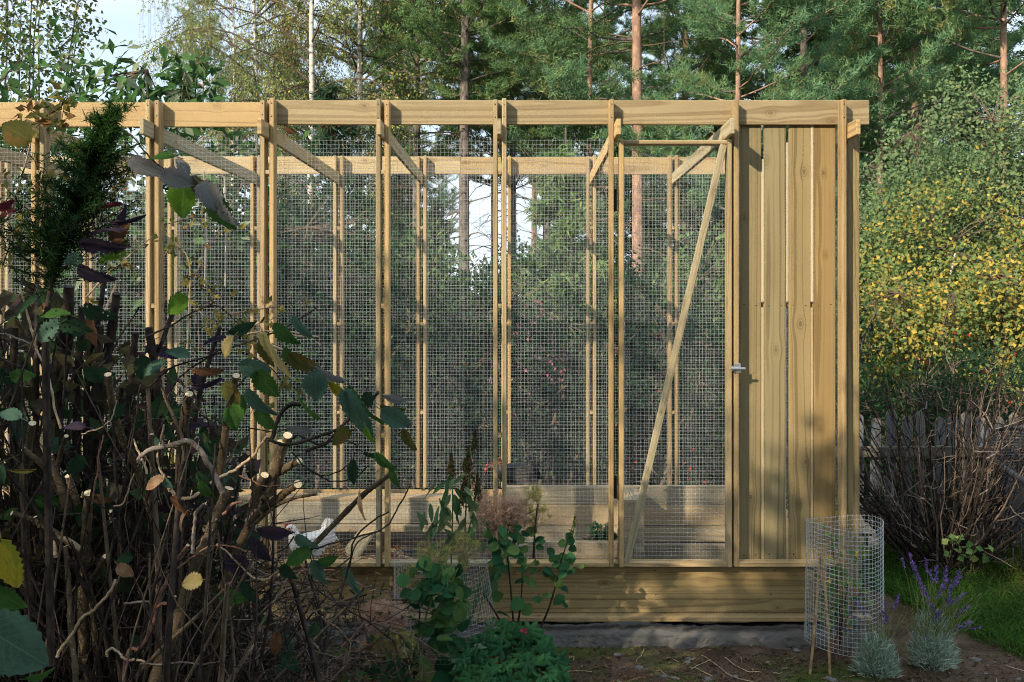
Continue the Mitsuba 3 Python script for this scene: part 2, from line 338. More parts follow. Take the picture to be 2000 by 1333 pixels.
def pine(seed, H, r0, z0, R, dens=1.0, dead=14, bark=0):
    rng = np.random.default_rng(seed); tr, lf = Geo(), Geo()
    n = 14; zs = np.linspace(0, H, n); wob = np.cumsum(rng.normal(size=(n, 2)) * .03, axis=0) * np.linspace(0, 1, n)[:, None]
    ax = np.column_stack([wob, zs]); rad = r0 * (1 - .88 * (zs / H) ** 1.1)
    tr.join(tube(ax, rad, 10, seed=seed, bark=bark))
    def axis(z): return np.array([np.interp(z, zs, ax[:, 0]), np.interp(z, zs, ax[:, 1]), z])
    z = z0; P, D = [], []
    while z < H - .2:
        f = (z - z0) / (H - z0)
        for k in range(rng.integers(3, 6)):
            a = rng.uniform(0, 2 * PI); L = R * (.45 + .55 * math.sin(PI * min(1, f * 1.15 + .18))) * (1 - f ** 3) * rng.uniform(.55, 1.1)
            d = np.array([math.cos(a), math.sin(a), rng.uniform(-.15, .35) + .5 * f]); t = np.linspace(0, 1, 6)[:, None]
            b = axis(z + rng.uniform(-.15, .15)) + d * L * t + np.array([0, 0, .25]) * L * t ** 2 + rng.normal(size=(6, 3)) * .05 * L * t
            tr.join(tube(b, np.linspace(.026, .007, 6) * (r0 / .14) ** .5, 4, cap=False, bark=1 if rng.random() < .7 else bark))
            for q in np.arange(.25, 1.01, 0.17 / max(L, .5) / dens):
                i = min(q, .999) * 5; j = int(i); bp = b[j] + (b[j + 1] - b[j]) * (i - j); bd = unit(b[j + 1] - b[j])
                for s in (-1, 1):
                    sd = unit(bd * .6 + s * np.cross(bd, [0, 0, 1]) * rng.uniform(.4, 1) + np.array([0, 0, rng.uniform(-.1, .6)]))
                    tl = (.18 + .35 * L * (1.05 - q) * .6) * rng.uniform(.6, 1.2)
                    m = max(2, int(tl / .09)); tt = np.linspace(.3, 1, m)[:, None]
                    P.append(bp + sd * tl * tt); D.append(np.repeat(sd[None], m, 0))
        z += .42 / dens ** .5
    P, D = np.vstack(P), np.vstack(D); k = 24
    c = np.repeat(P, k, 0) + rng.normal(size=(len(P) * k, 3)) * .03; dd = unit(np.repeat(D, k, 0) * .55 + rand_dirs(rng, len(c)) * .9 + [0, 0, .35])
    rnd = np.repeat(rng.random((len(P), 2)), k, 0)
    lf.join(needles(c, dd, rng.uniform(.06, .12, len(c)), .015, rng, rnd))
    for _ in range(dead):
        z = rng.uniform(z0 * .35, z0 * 1.05); a = rng.uniform(0, 2 * PI); L = rng.uniform(.5, 1.8)
        t = np.linspace(0, 1, 5)[:, None]; d = np.array([math.cos(a), math.sin(a), rng.uniform(-.2, .4)])
        b = axis(z) + d * L * t + np.array([0, 0, -.35]) * L * t ** 2 + rng.normal(size=(5, 3)) * .06 * t
        tr.join(tube(b, np.linspace(.018, .005, 5), 3, cap=False, bark=3))
        for q in (2, 3): tr.join(tube(np.array([b[q], b[q] + rng.normal(size=3) * .28 + d * .2]), [.007, .003], 3, cap=False, bark=3))
    return tr, lf

def spruce(seed, H, r0, R, dens=1.0, z0=.3):
    rng = np.random.default_rng(seed); tr, P, D = Geo(), [], []
    tr.join(tube(np.array([[0, 0, 0], [0, 0, H * .5], [0, 0, H]]), [r0, r0 * .6, .01], 8, bark=1))
    z = z0
    while z < H - .1:
        L0 = R * (1 - z / H) ** .85 + .12
        for k in range(int(8 * dens)):
            a = rng.uniform(0, 2 * PI); L = L0 * rng.uniform(.65, 1.15); t = np.linspace(0, 1, max(5, int(L / .10)))[:, None]
            d = np.array([math.cos(a), math.sin(a), -.15]); b = np.array([0, 0, z + rng.uniform(-.15, .15)]) + d * L * t + np.array([0, 0, -.25 + .25 * 1]) * t + np.array([0, 0, -.32]) * L * np.sin(PI * t * .7)
            P.append(b); D.append(np.repeat(d[None], len(b), 0))
            if k % 2 == 0: tr.join(tube(b[::max(1, len(b) // 3)], .010, 3, cap=False, bark=3))
            s = np.cross(d, [0, 0, 1])
            for sg in (-1, 1):
                for q in t[2::2, 0]:
                    l2 = .38 * L * (1.1 - q); m = max(2, int(l2 / .10)); tt = np.linspace(.2, 1, m)[:, None]; i = int(q * (len(b) - 1))
                    P.append(b[i] + (d * .5 + s * sg) * l2 * tt + np.array([0, 0, -.4]) * l2 * tt ** 2); D.append(np.repeat((d * .5 + s * sg)[None], m, 0))
        z += .30 / dens ** .5
    P, D = np.vstack(P), np.vstack(D); k = 5
    c = np.repeat(P, k, 0) + rng.normal(size=(len(P) * k, 3)) * .03
    dd = unit(np.repeat(D, k, 0) * .7 + rand_dirs(rng, len(c)) * .8 + [0, 0, -.15])
    return tr, needles(c, dd, rng.uniform(.09, .17, len(c)), .030, rng, np.repeat(rng.random((len(P), 2)), k, 0))

def birch(seed, H, r0, R, zlow=.25, n_br=46, leaf=.055, weep=1.0, per=17):
    rng = np.random.default_rng(seed); tr, C, D = Geo(), [], []
    zs = np.linspace(0, H, 10); ax = np.column_stack([np.cumsum(rng.normal(size=(10, 2)) * .07, 0) * (zs / H)[:, None], zs])
    tr.join(tube(ax, r0 * (1 - .9 * zs / H), 9, seed=seed, bark=2))
    for k in range(n_br):
        f = zlow + (1 - zlow) * (k + rng.random()) / n_br; z = f * H; a = rng.uniform(0, 2 * PI)
        L = R * (math.sin(PI * (.12 + .80 * (f - zlow) / (1 - zlow))) * .85 + .18) * rng.uniform(.7, 1.15)
        p0 = np.array([np.interp(z, zs, ax[:, 0]), np.interp(z, zs, ax[:, 1]), z]); d = np.array([math.cos(a), math.sin(a), rng.uniform(.5, 1.0)])
        t = np.linspace(0, 1, 6)[:, None]; b = p0 + d * L * t + np.array([0, 0, -.75]) * L * t ** 2.2 + rng.normal(size=(6, 3)) * .05 * t
        tr.join(tube(b, np.linspace(.028, .006, 6) * (r0 / .1), 4, cap=False, bark=3))
        for q in np.linspace(.3, 1, max(3, int(L * 5))):
            i = min(q, .999) * 5; j = int(i); bp = b[j] + (b[j + 1] - b[j]) * (i - j)
            for _ in range(2):
                e = rng.normal(size=3) * [.35, .35, .2] * L * .35; wl = rng.uniform(.25, 1.1) * weep
                tw = bp + e * np.linspace(0, 1, 5)[:, None] + np.array([0, 0, -1]) * wl * np.linspace(0, 1, 5)[:, None] ** 1.6
                tr.join(tube(tw[::2], .0035, 3, cap=False, bark=3))
                m = rng.integers(per - 5, per + 6); qs = rng.random(m) * 4; jj = np.minimum(qs.astype(int), 3)
                C.append(tw[jj] + (tw[jj + 1] - tw[jj]) * (qs - jj)[:, None] + rng.normal(size=(m, 3)) * .055); D.append(rng.normal(size=(m, 3)) * .7 + [0, 0, -.9])
    C, D = np.vstack(C), np.vstack(D)
    return tr, blades(C, D, rand_dirs(rng, len(C)) * .8 + np.array(SUN) * .7, rng.uniform(.75, 1.25, len(C)) * leaf, rng.uniform(.6, .9, len(C)) * leaf, .12, rng=rng)

def bush(seed, radii, clumps, per, leaf, spread, thr=.40, freq=1.2, up=.4, wid=.55, stems=7, zc=None, base=.12):
    """A leafy crown of leaf clumps on twigs; radii of the crown, its middle at height zc."""
    rng = np.random.default_rng(seed); radii = np.array(radii, float); zc = radii[2] if zc is None else zc
    q = rand_dirs(rng, clumps * 3) * rng.random((clumps * 3, 1)) ** (1 / 2.4)
    keep = meshkit.fbm(q * radii * freq + 30 + seed, 3, seed) > thr
    q = q[keep][:clumps]; c = q * radii * (1 + .25 * (meshkit.noise(q * 2.3 + 9, seed)[:, None] - .5)) + [0, 0, zc]
    c[:, 2] = np.maximum(c[:, 2], .05)
    tr = Geo(); hubs = []
    for k in range(stems):
        e = np.array([*(rng.normal(size=2) * radii[:2] * .45), zc + radii[2] * rng.uniform(0, .6)]); s = np.array([*(rng.normal(size=2) * base), 0])
        t = np.linspace(0, 1, 7)[:, None]; b = s + (e - s) * t + rng.normal(size=(7, 3)) * .05 * np.sin(PI * t); hubs.append(b)
        tr.join(tube(b, np.linspace(.022, .005, 7) * (radii.max() / 1.2) ** .3, 5, cap=False, bark=3))
    hub = np.vstack([h[2:] for h in hubs])
    for p in c[::2]:
        h = hub[np.argmin(np.linalg.norm((hub - p) * [1, 1, 1.2] + [0, 0, -.2], axis=1))]
        tr.join(tube(np.array([h, (h + p) / 2 + rng.normal(size=3) * .05, p]), [.008, .005, .003], 3, cap=False, bark=3))
    C = np.repeat(c, per, 0) + rng.normal(size=(len(c) * per, 3)) * spread
    out = unit(C - [0, 0, zc])
    D = out * .5 + rng.normal(size=C.shape) * .6 + [0, 0, up - .5]
    N = rand_dirs(rng, len(C)) * .8 + [0, 0, .45] + out * .3 + np.array(SUN) * .8   # leaves turn to the light
    return tr, blades(C, D, N, rng.uniform(.7, 1.25, len(C)) * leaf, rng.uniform(.8, 1.2, len(C)) * leaf * wid, .14, rng=rng)

def broad_leaf(L, W, seed=0, shape=.8, serr=.05, fold=.25, droop=.2, wave=.06, hole=False):
    """A broad leaf: base at the origin, tip along +x, upper side +z."""
    rng = np.random.default_rng(seed); nt, ns = 17, 4
    t = np.linspace(0, 1, nt); w = np.sin(PI * t ** shape) ** .75 * .5 * W
    w = w * (1 + serr * ((np.arange(nt) % 2) * 2 - 1)); w[0], w[-1] = .02 * W, .0
    if shape < .75: w[1] *= 1.25
    s = np.linspace(-1, 1, 2 * ns + 1); tt, ss = np.meshgrid(t, s, indexing='ij')
    back = np.abs(ss) ** 2 * (.07 if shape < .75 else 0) * (1 - tt) ** 3 * L
    x = tt * L - back; y = ss * w[:, None]
    ph = rng.uniform(0, 6.28, 3)
    z = fold * np.abs(y) - droop * L * tt ** 2 + wave * L * np.sin(tt * 7 + ph[0] + ss * 2) * np.abs(ss) * .5 + wave * L * .4 * np.sin(ss * 4 + ph[1] + tt * 3)
    v = np.stack([x, y, z], -1).reshape(-1, 3); uv = np.stack([ss, tt], -1).reshape(-1, 2)
    m = 2 * ns + 1; i, j = np.meshgrid(np.arange(nt - 1), np.arange(m - 1), indexing='ij')
    q = np.stack([i * m + j, (i + 1) * m + j, (i + 1) * m + j + 1, i * m + j + 1], -1).reshape(-1, 4)
    if hole: q = q[rng.random(len(q)) > .06]
    return v, np.vstack([q[:, [0, 1, 2]], q[:, [0, 2, 3]]]), uv
# ------------------------------------------------------------------ ground
def grid_sheet(xs, ys, zf):
    X, Y = np.meshgrid(xs, ys, indexing='ij'); Z = zf(X, Y); n, m = X.shape
    i, j = np.meshgrid(np.arange(n - 1), np.arange(m - 1), indexing='ij')
    q = np.stack([i * m + j, (i + 1) * m + j, (i + 1) * m + j + 1, i * m + j + 1], -1).reshape(-1, 4)
    return Geo().add(np.stack([X, Y, Z], -1).reshape(-1, 3), np.vstack([q[:, [0, 1, 2]], q[:, [0, 2, 3]]]))
def ground_z(X, Y):
    p = np.stack([X, Y, X * 0], -1)
    near = np.exp(-((X - .5) ** 2 + (Y - 5) ** 2) / 40)
    return (meshkit.fbm(p * 3.1, 4) - .5) * .07 * near + (meshkit.fbm(p * 14, 3, 5) - .5) * .022 * near - .01 + .035 * np.clip((Y - 4.72) / .22, 0, 1) * near * np.clip((7.2 - Y) / .3, 0, 1) * np.clip((1.75 - X) / .3, 0, 1) + np.where(Y > 25, (Y - 25) * .004, 0)
far_axis = lambda lo, hi, st, ext: np.concatenate([-np.geomspace(ext, -lo if lo < 0 else ext, 14)[:-1], np.arange(lo, hi, st), np.geomspace(hi, ext, 14)])
put('ground', grid_sheet(far_axis(-4, 5, .04, 900), far_axis(-2.0, 8, .04, 900), ground_z).shape(M['soil'], True))
labels['ground'] = {'label': 'dark bare garden soil with moss patches in front of the wooden run', 'category': 'ground', 'kind': 'structure'}

# ------------------------------------------------------------------ the wooden run
X5 = lambda u: (u - 1020) / 400.0
run = thing('chicken_run', 'long open chicken run of new pine studs with wire mesh bays and a boarded corner', 'chicken run')
def bd(name, *a, label=None, holder=None, **k): return part(holder or run, name, timber(*a, **k).shape(M['timber']), label)
Z0, ZT = .405, 2.69
PAIRS = [(-402, -379), (-174, -151), (60, 77), (284, 301.5), (508, 526), (734, 751), (963, 980.3)]     # left faces of the two studs, px at y = 5
W = .022
rng = np.random.default_rng(5)
rafter_x = []
for a, b in PAIRS:
    xa, xb = X5(a), X5(b); dz = rng.uniform(-.006, .006, 2)
    bd('stud', xa, xa + W, 5.0, 5.07, Z0, ZT + dz[0]); bd('stud', xb, xb + W, 5.0, 5.07, Z0, ZT + dz[1])
    gap0, gap1 = xa + W + .0004, xb - .0004
    for z in (2.334, 1.680, 1.045): bd('spacer_block', gap0, gap1, 5.006, 5.062, z - .011, z + .011, ax=0)
    rafter_x.append(((gap0 + gap1) / 2,) * 2)
bd('stud', X5(1190.5), X5(1199), 5.0, 5.07, Z0, ZT)
bd('stud', X5(1434.3), X5(1443.3), 5.001, 5.07, Z0, ZT)
bd('stud', X5(1644.5), X5(1653.5), 5.0, 5.07, Z0 - .27, ZT)
rafter_x += [(.4592, .468), (.9965, 1.024), (1.601, 1.604)]
for k, (xf, xb) in enumerate(rafter_x):
    w = min(.0215, .022) / 2 if k > 6 else min(.0215, X5(PAIRS[k][1]) - X5(PAIRS[k][0]) - W - .002) / 2
    p = .14 + rng.uniform(-.018, .012)
    part(run, 'rafter', between((xf, 5.0 - p, 2.534), (xb, 6.992, 2.534), .075, 2 * w, wood=0).shape(M['timber']))
# top beams
bd('beam', -4.2, X5(520) * 1.014, 5.0715, 5.0935, 2.567, 2.689, ax=0); bd('beam', X5(521) * 1.014, 1.719, 5.071, 5.093, 2.578, 2.70, ax=0)
bd('beam', -4.2, -.42, 7.0005, 7.0225, 2.575, 2.694, ax=0); bd('beam', -.419, 1.62, 7.0, 7.022, 2.572, 2.69, ax=0)
# back wall studs
for k, (xf, xb) in enumerate(rafter_x[:-1]):
    for s in (-1, 1):
        x = xb + s * .0225; bd('stud', x - .011, x + .011, 6.93, 6.9995, .44, 2.69 + rng.uniform(-.005, .005))
    for z in (2.2, 1.55, .95): bd('spacer_block', xb - .0112, xb + .0112, 6.936, 6.992, z - .011, z + .011, ax=0)
bd('stud', 1.57, 1.592, 6.93, 6.9995, .14, 2.69)

# wire mesh: every wire is a thin bar; one sheet per bay
def wires(x0, x1, z0, z1, y, seed, pitch=.0193, r=.00053, wave=.0016, plane='x', ragged=.0):
    rg = np.random.default_rng(seed); g = Geo(); k = 5
    def bend(p):
        o = meshkit.noise(p * [2.2, 1, 2.2] + seed * 7.3, 1) - .5, meshkit.noise(p * [2.0, 1, 2.0] + seed * 3.1, 2) - .5
        return p + np.stack([o[0] * wave * .6, o[1] * wave * 3, o[0] * wave * .6], -1)
    def bar(p, q):
        t = np.linspace(0, 1, k)[:, None]; c = bend(p + (q - p) * t); d = unit(q - p); s = np.array([0, 1.0, 0]); n = np.cross(d, s)
        v = (c[:, None] + r * np.stack([s, n, -s, -n])[None]).reshape(-1, 3)
        i, j = np.meshgrid(np.arange(k - 1), np.arange(4), indexing='ij')
        f = np.stack([i * 4 + j, i * 4 + (j + 1) % 4, i * 4 + 4 + (j + 1) % 4, i * 4 + 4 + j], -1).reshape(-1, 4)
        g.add(v, np.vstack([f[:, [0, 1, 2]], f[:, [0, 2, 3]]]))
    for x in np.arange(x0 + rg.uniform(0, pitch * .5), x1, pitch): bar(np.array([x, y, z0]), np.array([x + rg.normal() * .001, y, z1 + ragged * rg.uniform(0, 1)]))
    for z in np.arange(z0 + .008, z1, pitch): bar(np.array([x0, y + .0012, z]), np.array([x1, y + .0012, z + rg.normal() * .001]))
    if plane == 'y': g = g.moved(np.array([[0, 1, 0, 0], [1, 0, 0, 0], [0, 0, 1, 0], [0, 0, 0, 1]]))
    return g
# front bays
edges = [(X5(PAIRS[k][1]) + W, X5(PAIRS[k + 1][0])) for k in range(len(PAIRS) - 1)] + [(X5(980.3) + W, X5(1190.5))]
for k, (x0, x1) in enumerate(edges):
    bd('sill', x0 + .0003, x1 - .0003, 5.0005, 5.0695, Z0, Z0 + .022, ax=0)
    part(run, 'wire_mesh', wires(x0 - .012, x1 + .012, Z0 + .02, 2.505 + .01 * (k % 2), 5.074, 10 + k).shape(M['wire']))
# back bays
for k in range(len(rafter_x) - 2):
    x0, x1 = rafter_x[k][1] + .02, rafter_x[k + 1][1] - .02
    part(run, 'wire_mesh', wires(x0, x1, .45, 2.60, 6.918, 40 + k, pitch=.0193, ragged=.025, wave=.002, r=.0004).shape(M['wire']))
part(run, 'wire_mesh', wires(1.035, 1.58, .45, 2.60, 6.918, 55, ragged=.02).shape(M['wire']))
part(run, 'wire_mesh', wires(5.10, 6.92, .30, 2.55, 1.598, 56, plane='y').shape(M['wire']))
# the door
door = run + '__door'
def dd(name, *a, **k): return part(door, name, timber(*a, **k).shape(M['timber']))
dd('stile', X5(1210), X5(1218.6), 4.999, 5.069, Z0 - .002, 2.494); dd('stile', X5(1421), X5(1429.6), 4.999, 5.069, Z0 - .002, 2.492)
dd('rail', X5(1218.7), X5(1420.9), 4.9995, 5.0685, 2.4715, 2.490, ax=0); dd('rail', X5(1218.7), X5(1420.9), 4.9995, 5.0685, Z0, Z0 + .022, ax=0)
part(door, 'brace', between((X5(1224), 5.010, .427), (X5(1414), 5.010, 2.470), .034, .020, up=(1, 0, .1)).shape(M['timber']), 'diagonal brace across the door')
part(door, 'wire_mesh', wires(X5(1215), X5(1425), Z0 + .01, 2.48, 5.0735, 60).shape(M['wire']))
for z in (2.20, .79):
    h = Geo(); h.join(timber(X5(1199.4), X5(1206), 5.02, 5.05, z - .055, z + .055)); h.join(tube([[X5(1207.4), 5.012, z - .06], [X5(1207.4), 5.012, z + .06]], .0035, 8))
    part(door, 'hinge', h.shape(M['black_iron']))
# latch: plate, bolt with a round knob, staple
lz = EYE - (720 - 590) / 400
lt = part(door, 'latch', Geo().join(timber(X5(1434), X5(1446.5), 4.9945, 4.9995, lz - .022, lz + .025)).shape(M['steel']))
part(door, 'latch_bolt', Geo().join(tube([[X5(1426), 4.985, lz], [X5(1452), 4.985, lz]], .0065, 10)).join(tube([[X5(1428), 4.985, lz], [X5(1430.5), 4.985, lz]], .0135, 12)).join(tube([[X5(1452), 4.985, lz], [X5(1455), 4.985, lz + .002]], [.008, .004], 8)).shape(M['steel']))
# boarded corner
bd('sill', X5(1443.5), X5(1644.3), 5.0005, 5.0695, Z0, Z0 + .022, ax=0)
X9 = lambda u: (u - 1020) * 5.095 / 2000
for k, (a, b) in enumerate([(1445, 1486.6), (1492.8, 1535), (1541.2, 1583), (1589.4, 1632)]):
    part(run, 'cladding_board', timber(X9(a), X9(b), 5.095, 5.115, .395 + .004 * (k % 2), 2.63, wood=1).shape(M['timber']))
for x0, x1, z0, z1 in ((1487.0, 1492.4, .41, 1.672), (1487.0, 1492.4, 1.70, 2.41), (1535.4, 1540.4, .41, .62), (1535.4, 1540.8, 1.70, 2.493), (1583.4, 1588.4, .41, 1.672), (1583.4, 1589.0, 1.70, 2.6)):
    part(run, 'cover_strip', timber(X9(x0), X9(x1), 5.0925, 5.110, z0, z1, wood=4).shape(M['timber']), 'bright narrow strip in the gap between two boards')
bd('cross_rail', X5(1444), X5(1644), 5.1165, 5.15, 1.674, 1.697, ax=0)
part(run, 'wire_mesh', wires(X5(1444), X5(1644), .42, 2.52, 5.160, 62).shape(M['wire']))
part(run, 'corner_board', timber(1.6135, 1.671, 5.0735, 5.0955, .139, 2.575, wood=1).shape(M['timber']), 'shaded corner board beside the last stud')
# low boarding and ledge along the front
x1b = 1.6715
for xa, xb in ((-4.2, -1.35), (-1.3495, x1b - .06)):
    part(run, 'base_board', timber(xa, xb, 5.0715, 5.0935, .2250, .4045, ax=0, wood=1).shape(M['timber']))
    part(run, 'base_board', timber(xa, xb, 5.0712, 5.0935, .1595, .2242, ax=0, wood=1).shape(M['timber']))
for xa, xb in ((-4.2, -1.0), (-.9995, 1.7125)): bd('ledge', xa, xb, 4.997, 5.0708, .1385, .1590, ax=0)
# right and back low boarding
for z0, z1 in ((.14, .27), (.272, .42)):
    bd('base_board', 1.612, 1.634, 5.098, 7.0, z0, z1, ax=1); bd('base_board', -4.2, 1.61, 6.975, 6.997, z0, z1, ax=0)
for y in (5.7, 6.35): bd('stud', 1.601, 1.623, y, y + .07, .425, 2.56)
bd('beam', 1.6245, 1.6465, 5.13, 7.02, 2.45, 2.57, ax=1)
put('floor', grid_sheet(np.arange(-4.2, 1.61, .05), np.arange(5.11, 6.98, .05), lambda X, Y: .075 + .05 * meshkit.fbm(np.stack([X, Y, X * 0], -1) * 5, 3)).shape(M['floor'], True))
labels['floor'] = {'label': 'brown earth floor inside the chicken run', 'category': 'floor', 'kind': 'structure'}
# screw heads: two where a stud crosses the top beam, one in each board end
sc = Geo()
for a, b in PAIRS:
    for u in (a, b):
        for z in (2.60, 2.665): sc.join(disk(np.array([X5(u) + .011, 4.9993, z + rng.normal() * .006]), [0, -1, 0], .0036, 8))
for u in (1195, 1649): 
    for z in (2.60, 2.665): sc.join(disk(np.array([X5(u), 4.9993, z]), [0, -1, 0], .0036, 8))
for u in (1465, 1514, 1562, 1611):
    for z in (.44, 1.685): 
        for s in (-.03, .03): sc.join(disk(np.array([X9(u) + s, 5.0943, z + rng.normal() * .004]), [0, -1, 0], .0034, 8))
for x in np.arange(-3.9, 1.6, .57):
    for z in (.25, .37): sc.join(disk(np.array([x + rng.normal() * .01, 5.0708, z]), [0, -1, 0], .0034, 8))
part(run, 'screw_heads', sc.shape(M['black_iron']), kind='stuff')
# concrete footing
def footing():
    xs = np.arange(-4.2, 1.69, .012); prof = [(5.30, .02), (5.30, .085), (5.12, .095), (5.02, .100), (4.998, .092), (4.985, .075), (4.980, .02), (4.975, -.12)]
    n = np.array([[x, y, z] for x in xs for y, z in prof])
    o = meshkit.fbm(n * 7, 4, 3) - .5; o2 = meshkit.fbm(n * 34, 4, 4) - .5
    top = (n[:, 2] > .05)
    n[:, 2] += top * (.045 * (meshkit.fbm(n * [2.6, 0, 0] + 3, 3, 8) - .5) + .022 * o2); n[:, 1] += .03 * o + .016 * o2
    m = len(prof); i, j = np.meshgrid(np.arange(len(xs) - 1), np.arange(m - 1), indexing='ij')
    q = np.stack([i * m + j, (i + 1) * m + j, (i + 1) * m + j + 1, i * m + j + 1], -1).reshape(-1, 4)
    return Geo().add(n, np.vstack([q[:, [0, 1, 2]], q[:, [0, 2, 3]]]))
fk = thing('footing', 'rough grey concrete footing strip under the front of the run', 'footing'); put(fk, footing().shape(M['concrete'], True))

# ------------------------------------------------------------------ inside the run
bed = thing('raised_bed', 'low timber bed with a pale top board behind the white hen', 'raised bed')
part(bed, 'top_board', timber(-3.6, -.29, 6.500, 6.66, .435, .456, ax=0, wood=2).shape(M['timber']))
part(bed, 'side_board', timber(-3.6, -.29, 6.5045, 6.54, .292, .4345, ax=0, wood=2).shape(M['timber']))
part(bed, 'bottom_rail', timber(-3.6, -.29, 6.463, 6.54, .248, .288, ax=0, wood=2).shape(M['timber']))
bed2 = thing('raised_bed', 'stacked timber planter seen through the door and the bay beside it', 'raised bed')
for z0, z1, y in ((.432, .548, 6.402), (.304, .4305, 6.40), (.1985, .3025, 6.404), (.08, .197, 6.33)):
    part(bed2, 'side_board', timber(-.11, 1.59, y, y + .045, z0, z1, ax=0, wood=2).shape(M['timber']))
for xa in (.586, .648):
    for z0, z1 in ((.08, .31), (.312, .548 + (xa > .6) * .001)):
        part(bed2, 'side_board', timber(xa, xa + .0605, 5.95, 6.32, z0, z1, ax=1, wood=2).shape(M['timber']))
for z0, z1 in ((.08, .205), (.207, .302)):
    part(bed2, 'side_board', timber(.03, .5845, 5.955, 6.0, z0, z1, ax=0, wood=2).shape(M['timber']))
rk = thing('ramp_plank', 'flat pale plank leading up to the timber bed near the brown hen', 'plank')
put(rk, between(at(673, 1100, 5.28), at(716, 1040, 6.38), .022, .105, up=(0, 0, 1)).shape(M['timber']))
for lab, pts in (('left of two thin ropes hanging from the rafter', [(398, 335, 5.9), (402, 420, 5.95), (400, 560, 6.0)]), ('right of two thin ropes hanging from the rafter', [(438, 345, 6.2), (441, 430, 6.2), (440, 560, 6.2)]),
                 ('knotted short rope hanging at the left end of the run', [(137, 300, 5.6), (139, 330, 5.6), (137, 380, 5.6), (139, 430, 5.6)])):
    c = curve([at(*p) for p in pts], 6); k = thing('rope', lab, 'rope', 'ropes hanging inside the run')
    g = tube(c, .0045, 6); g.join(tube([c[2] + [0, 0, .015], c[2] - [0, 0, .02]], .011, 8)); put(k, g.shape(M['rope'], True))

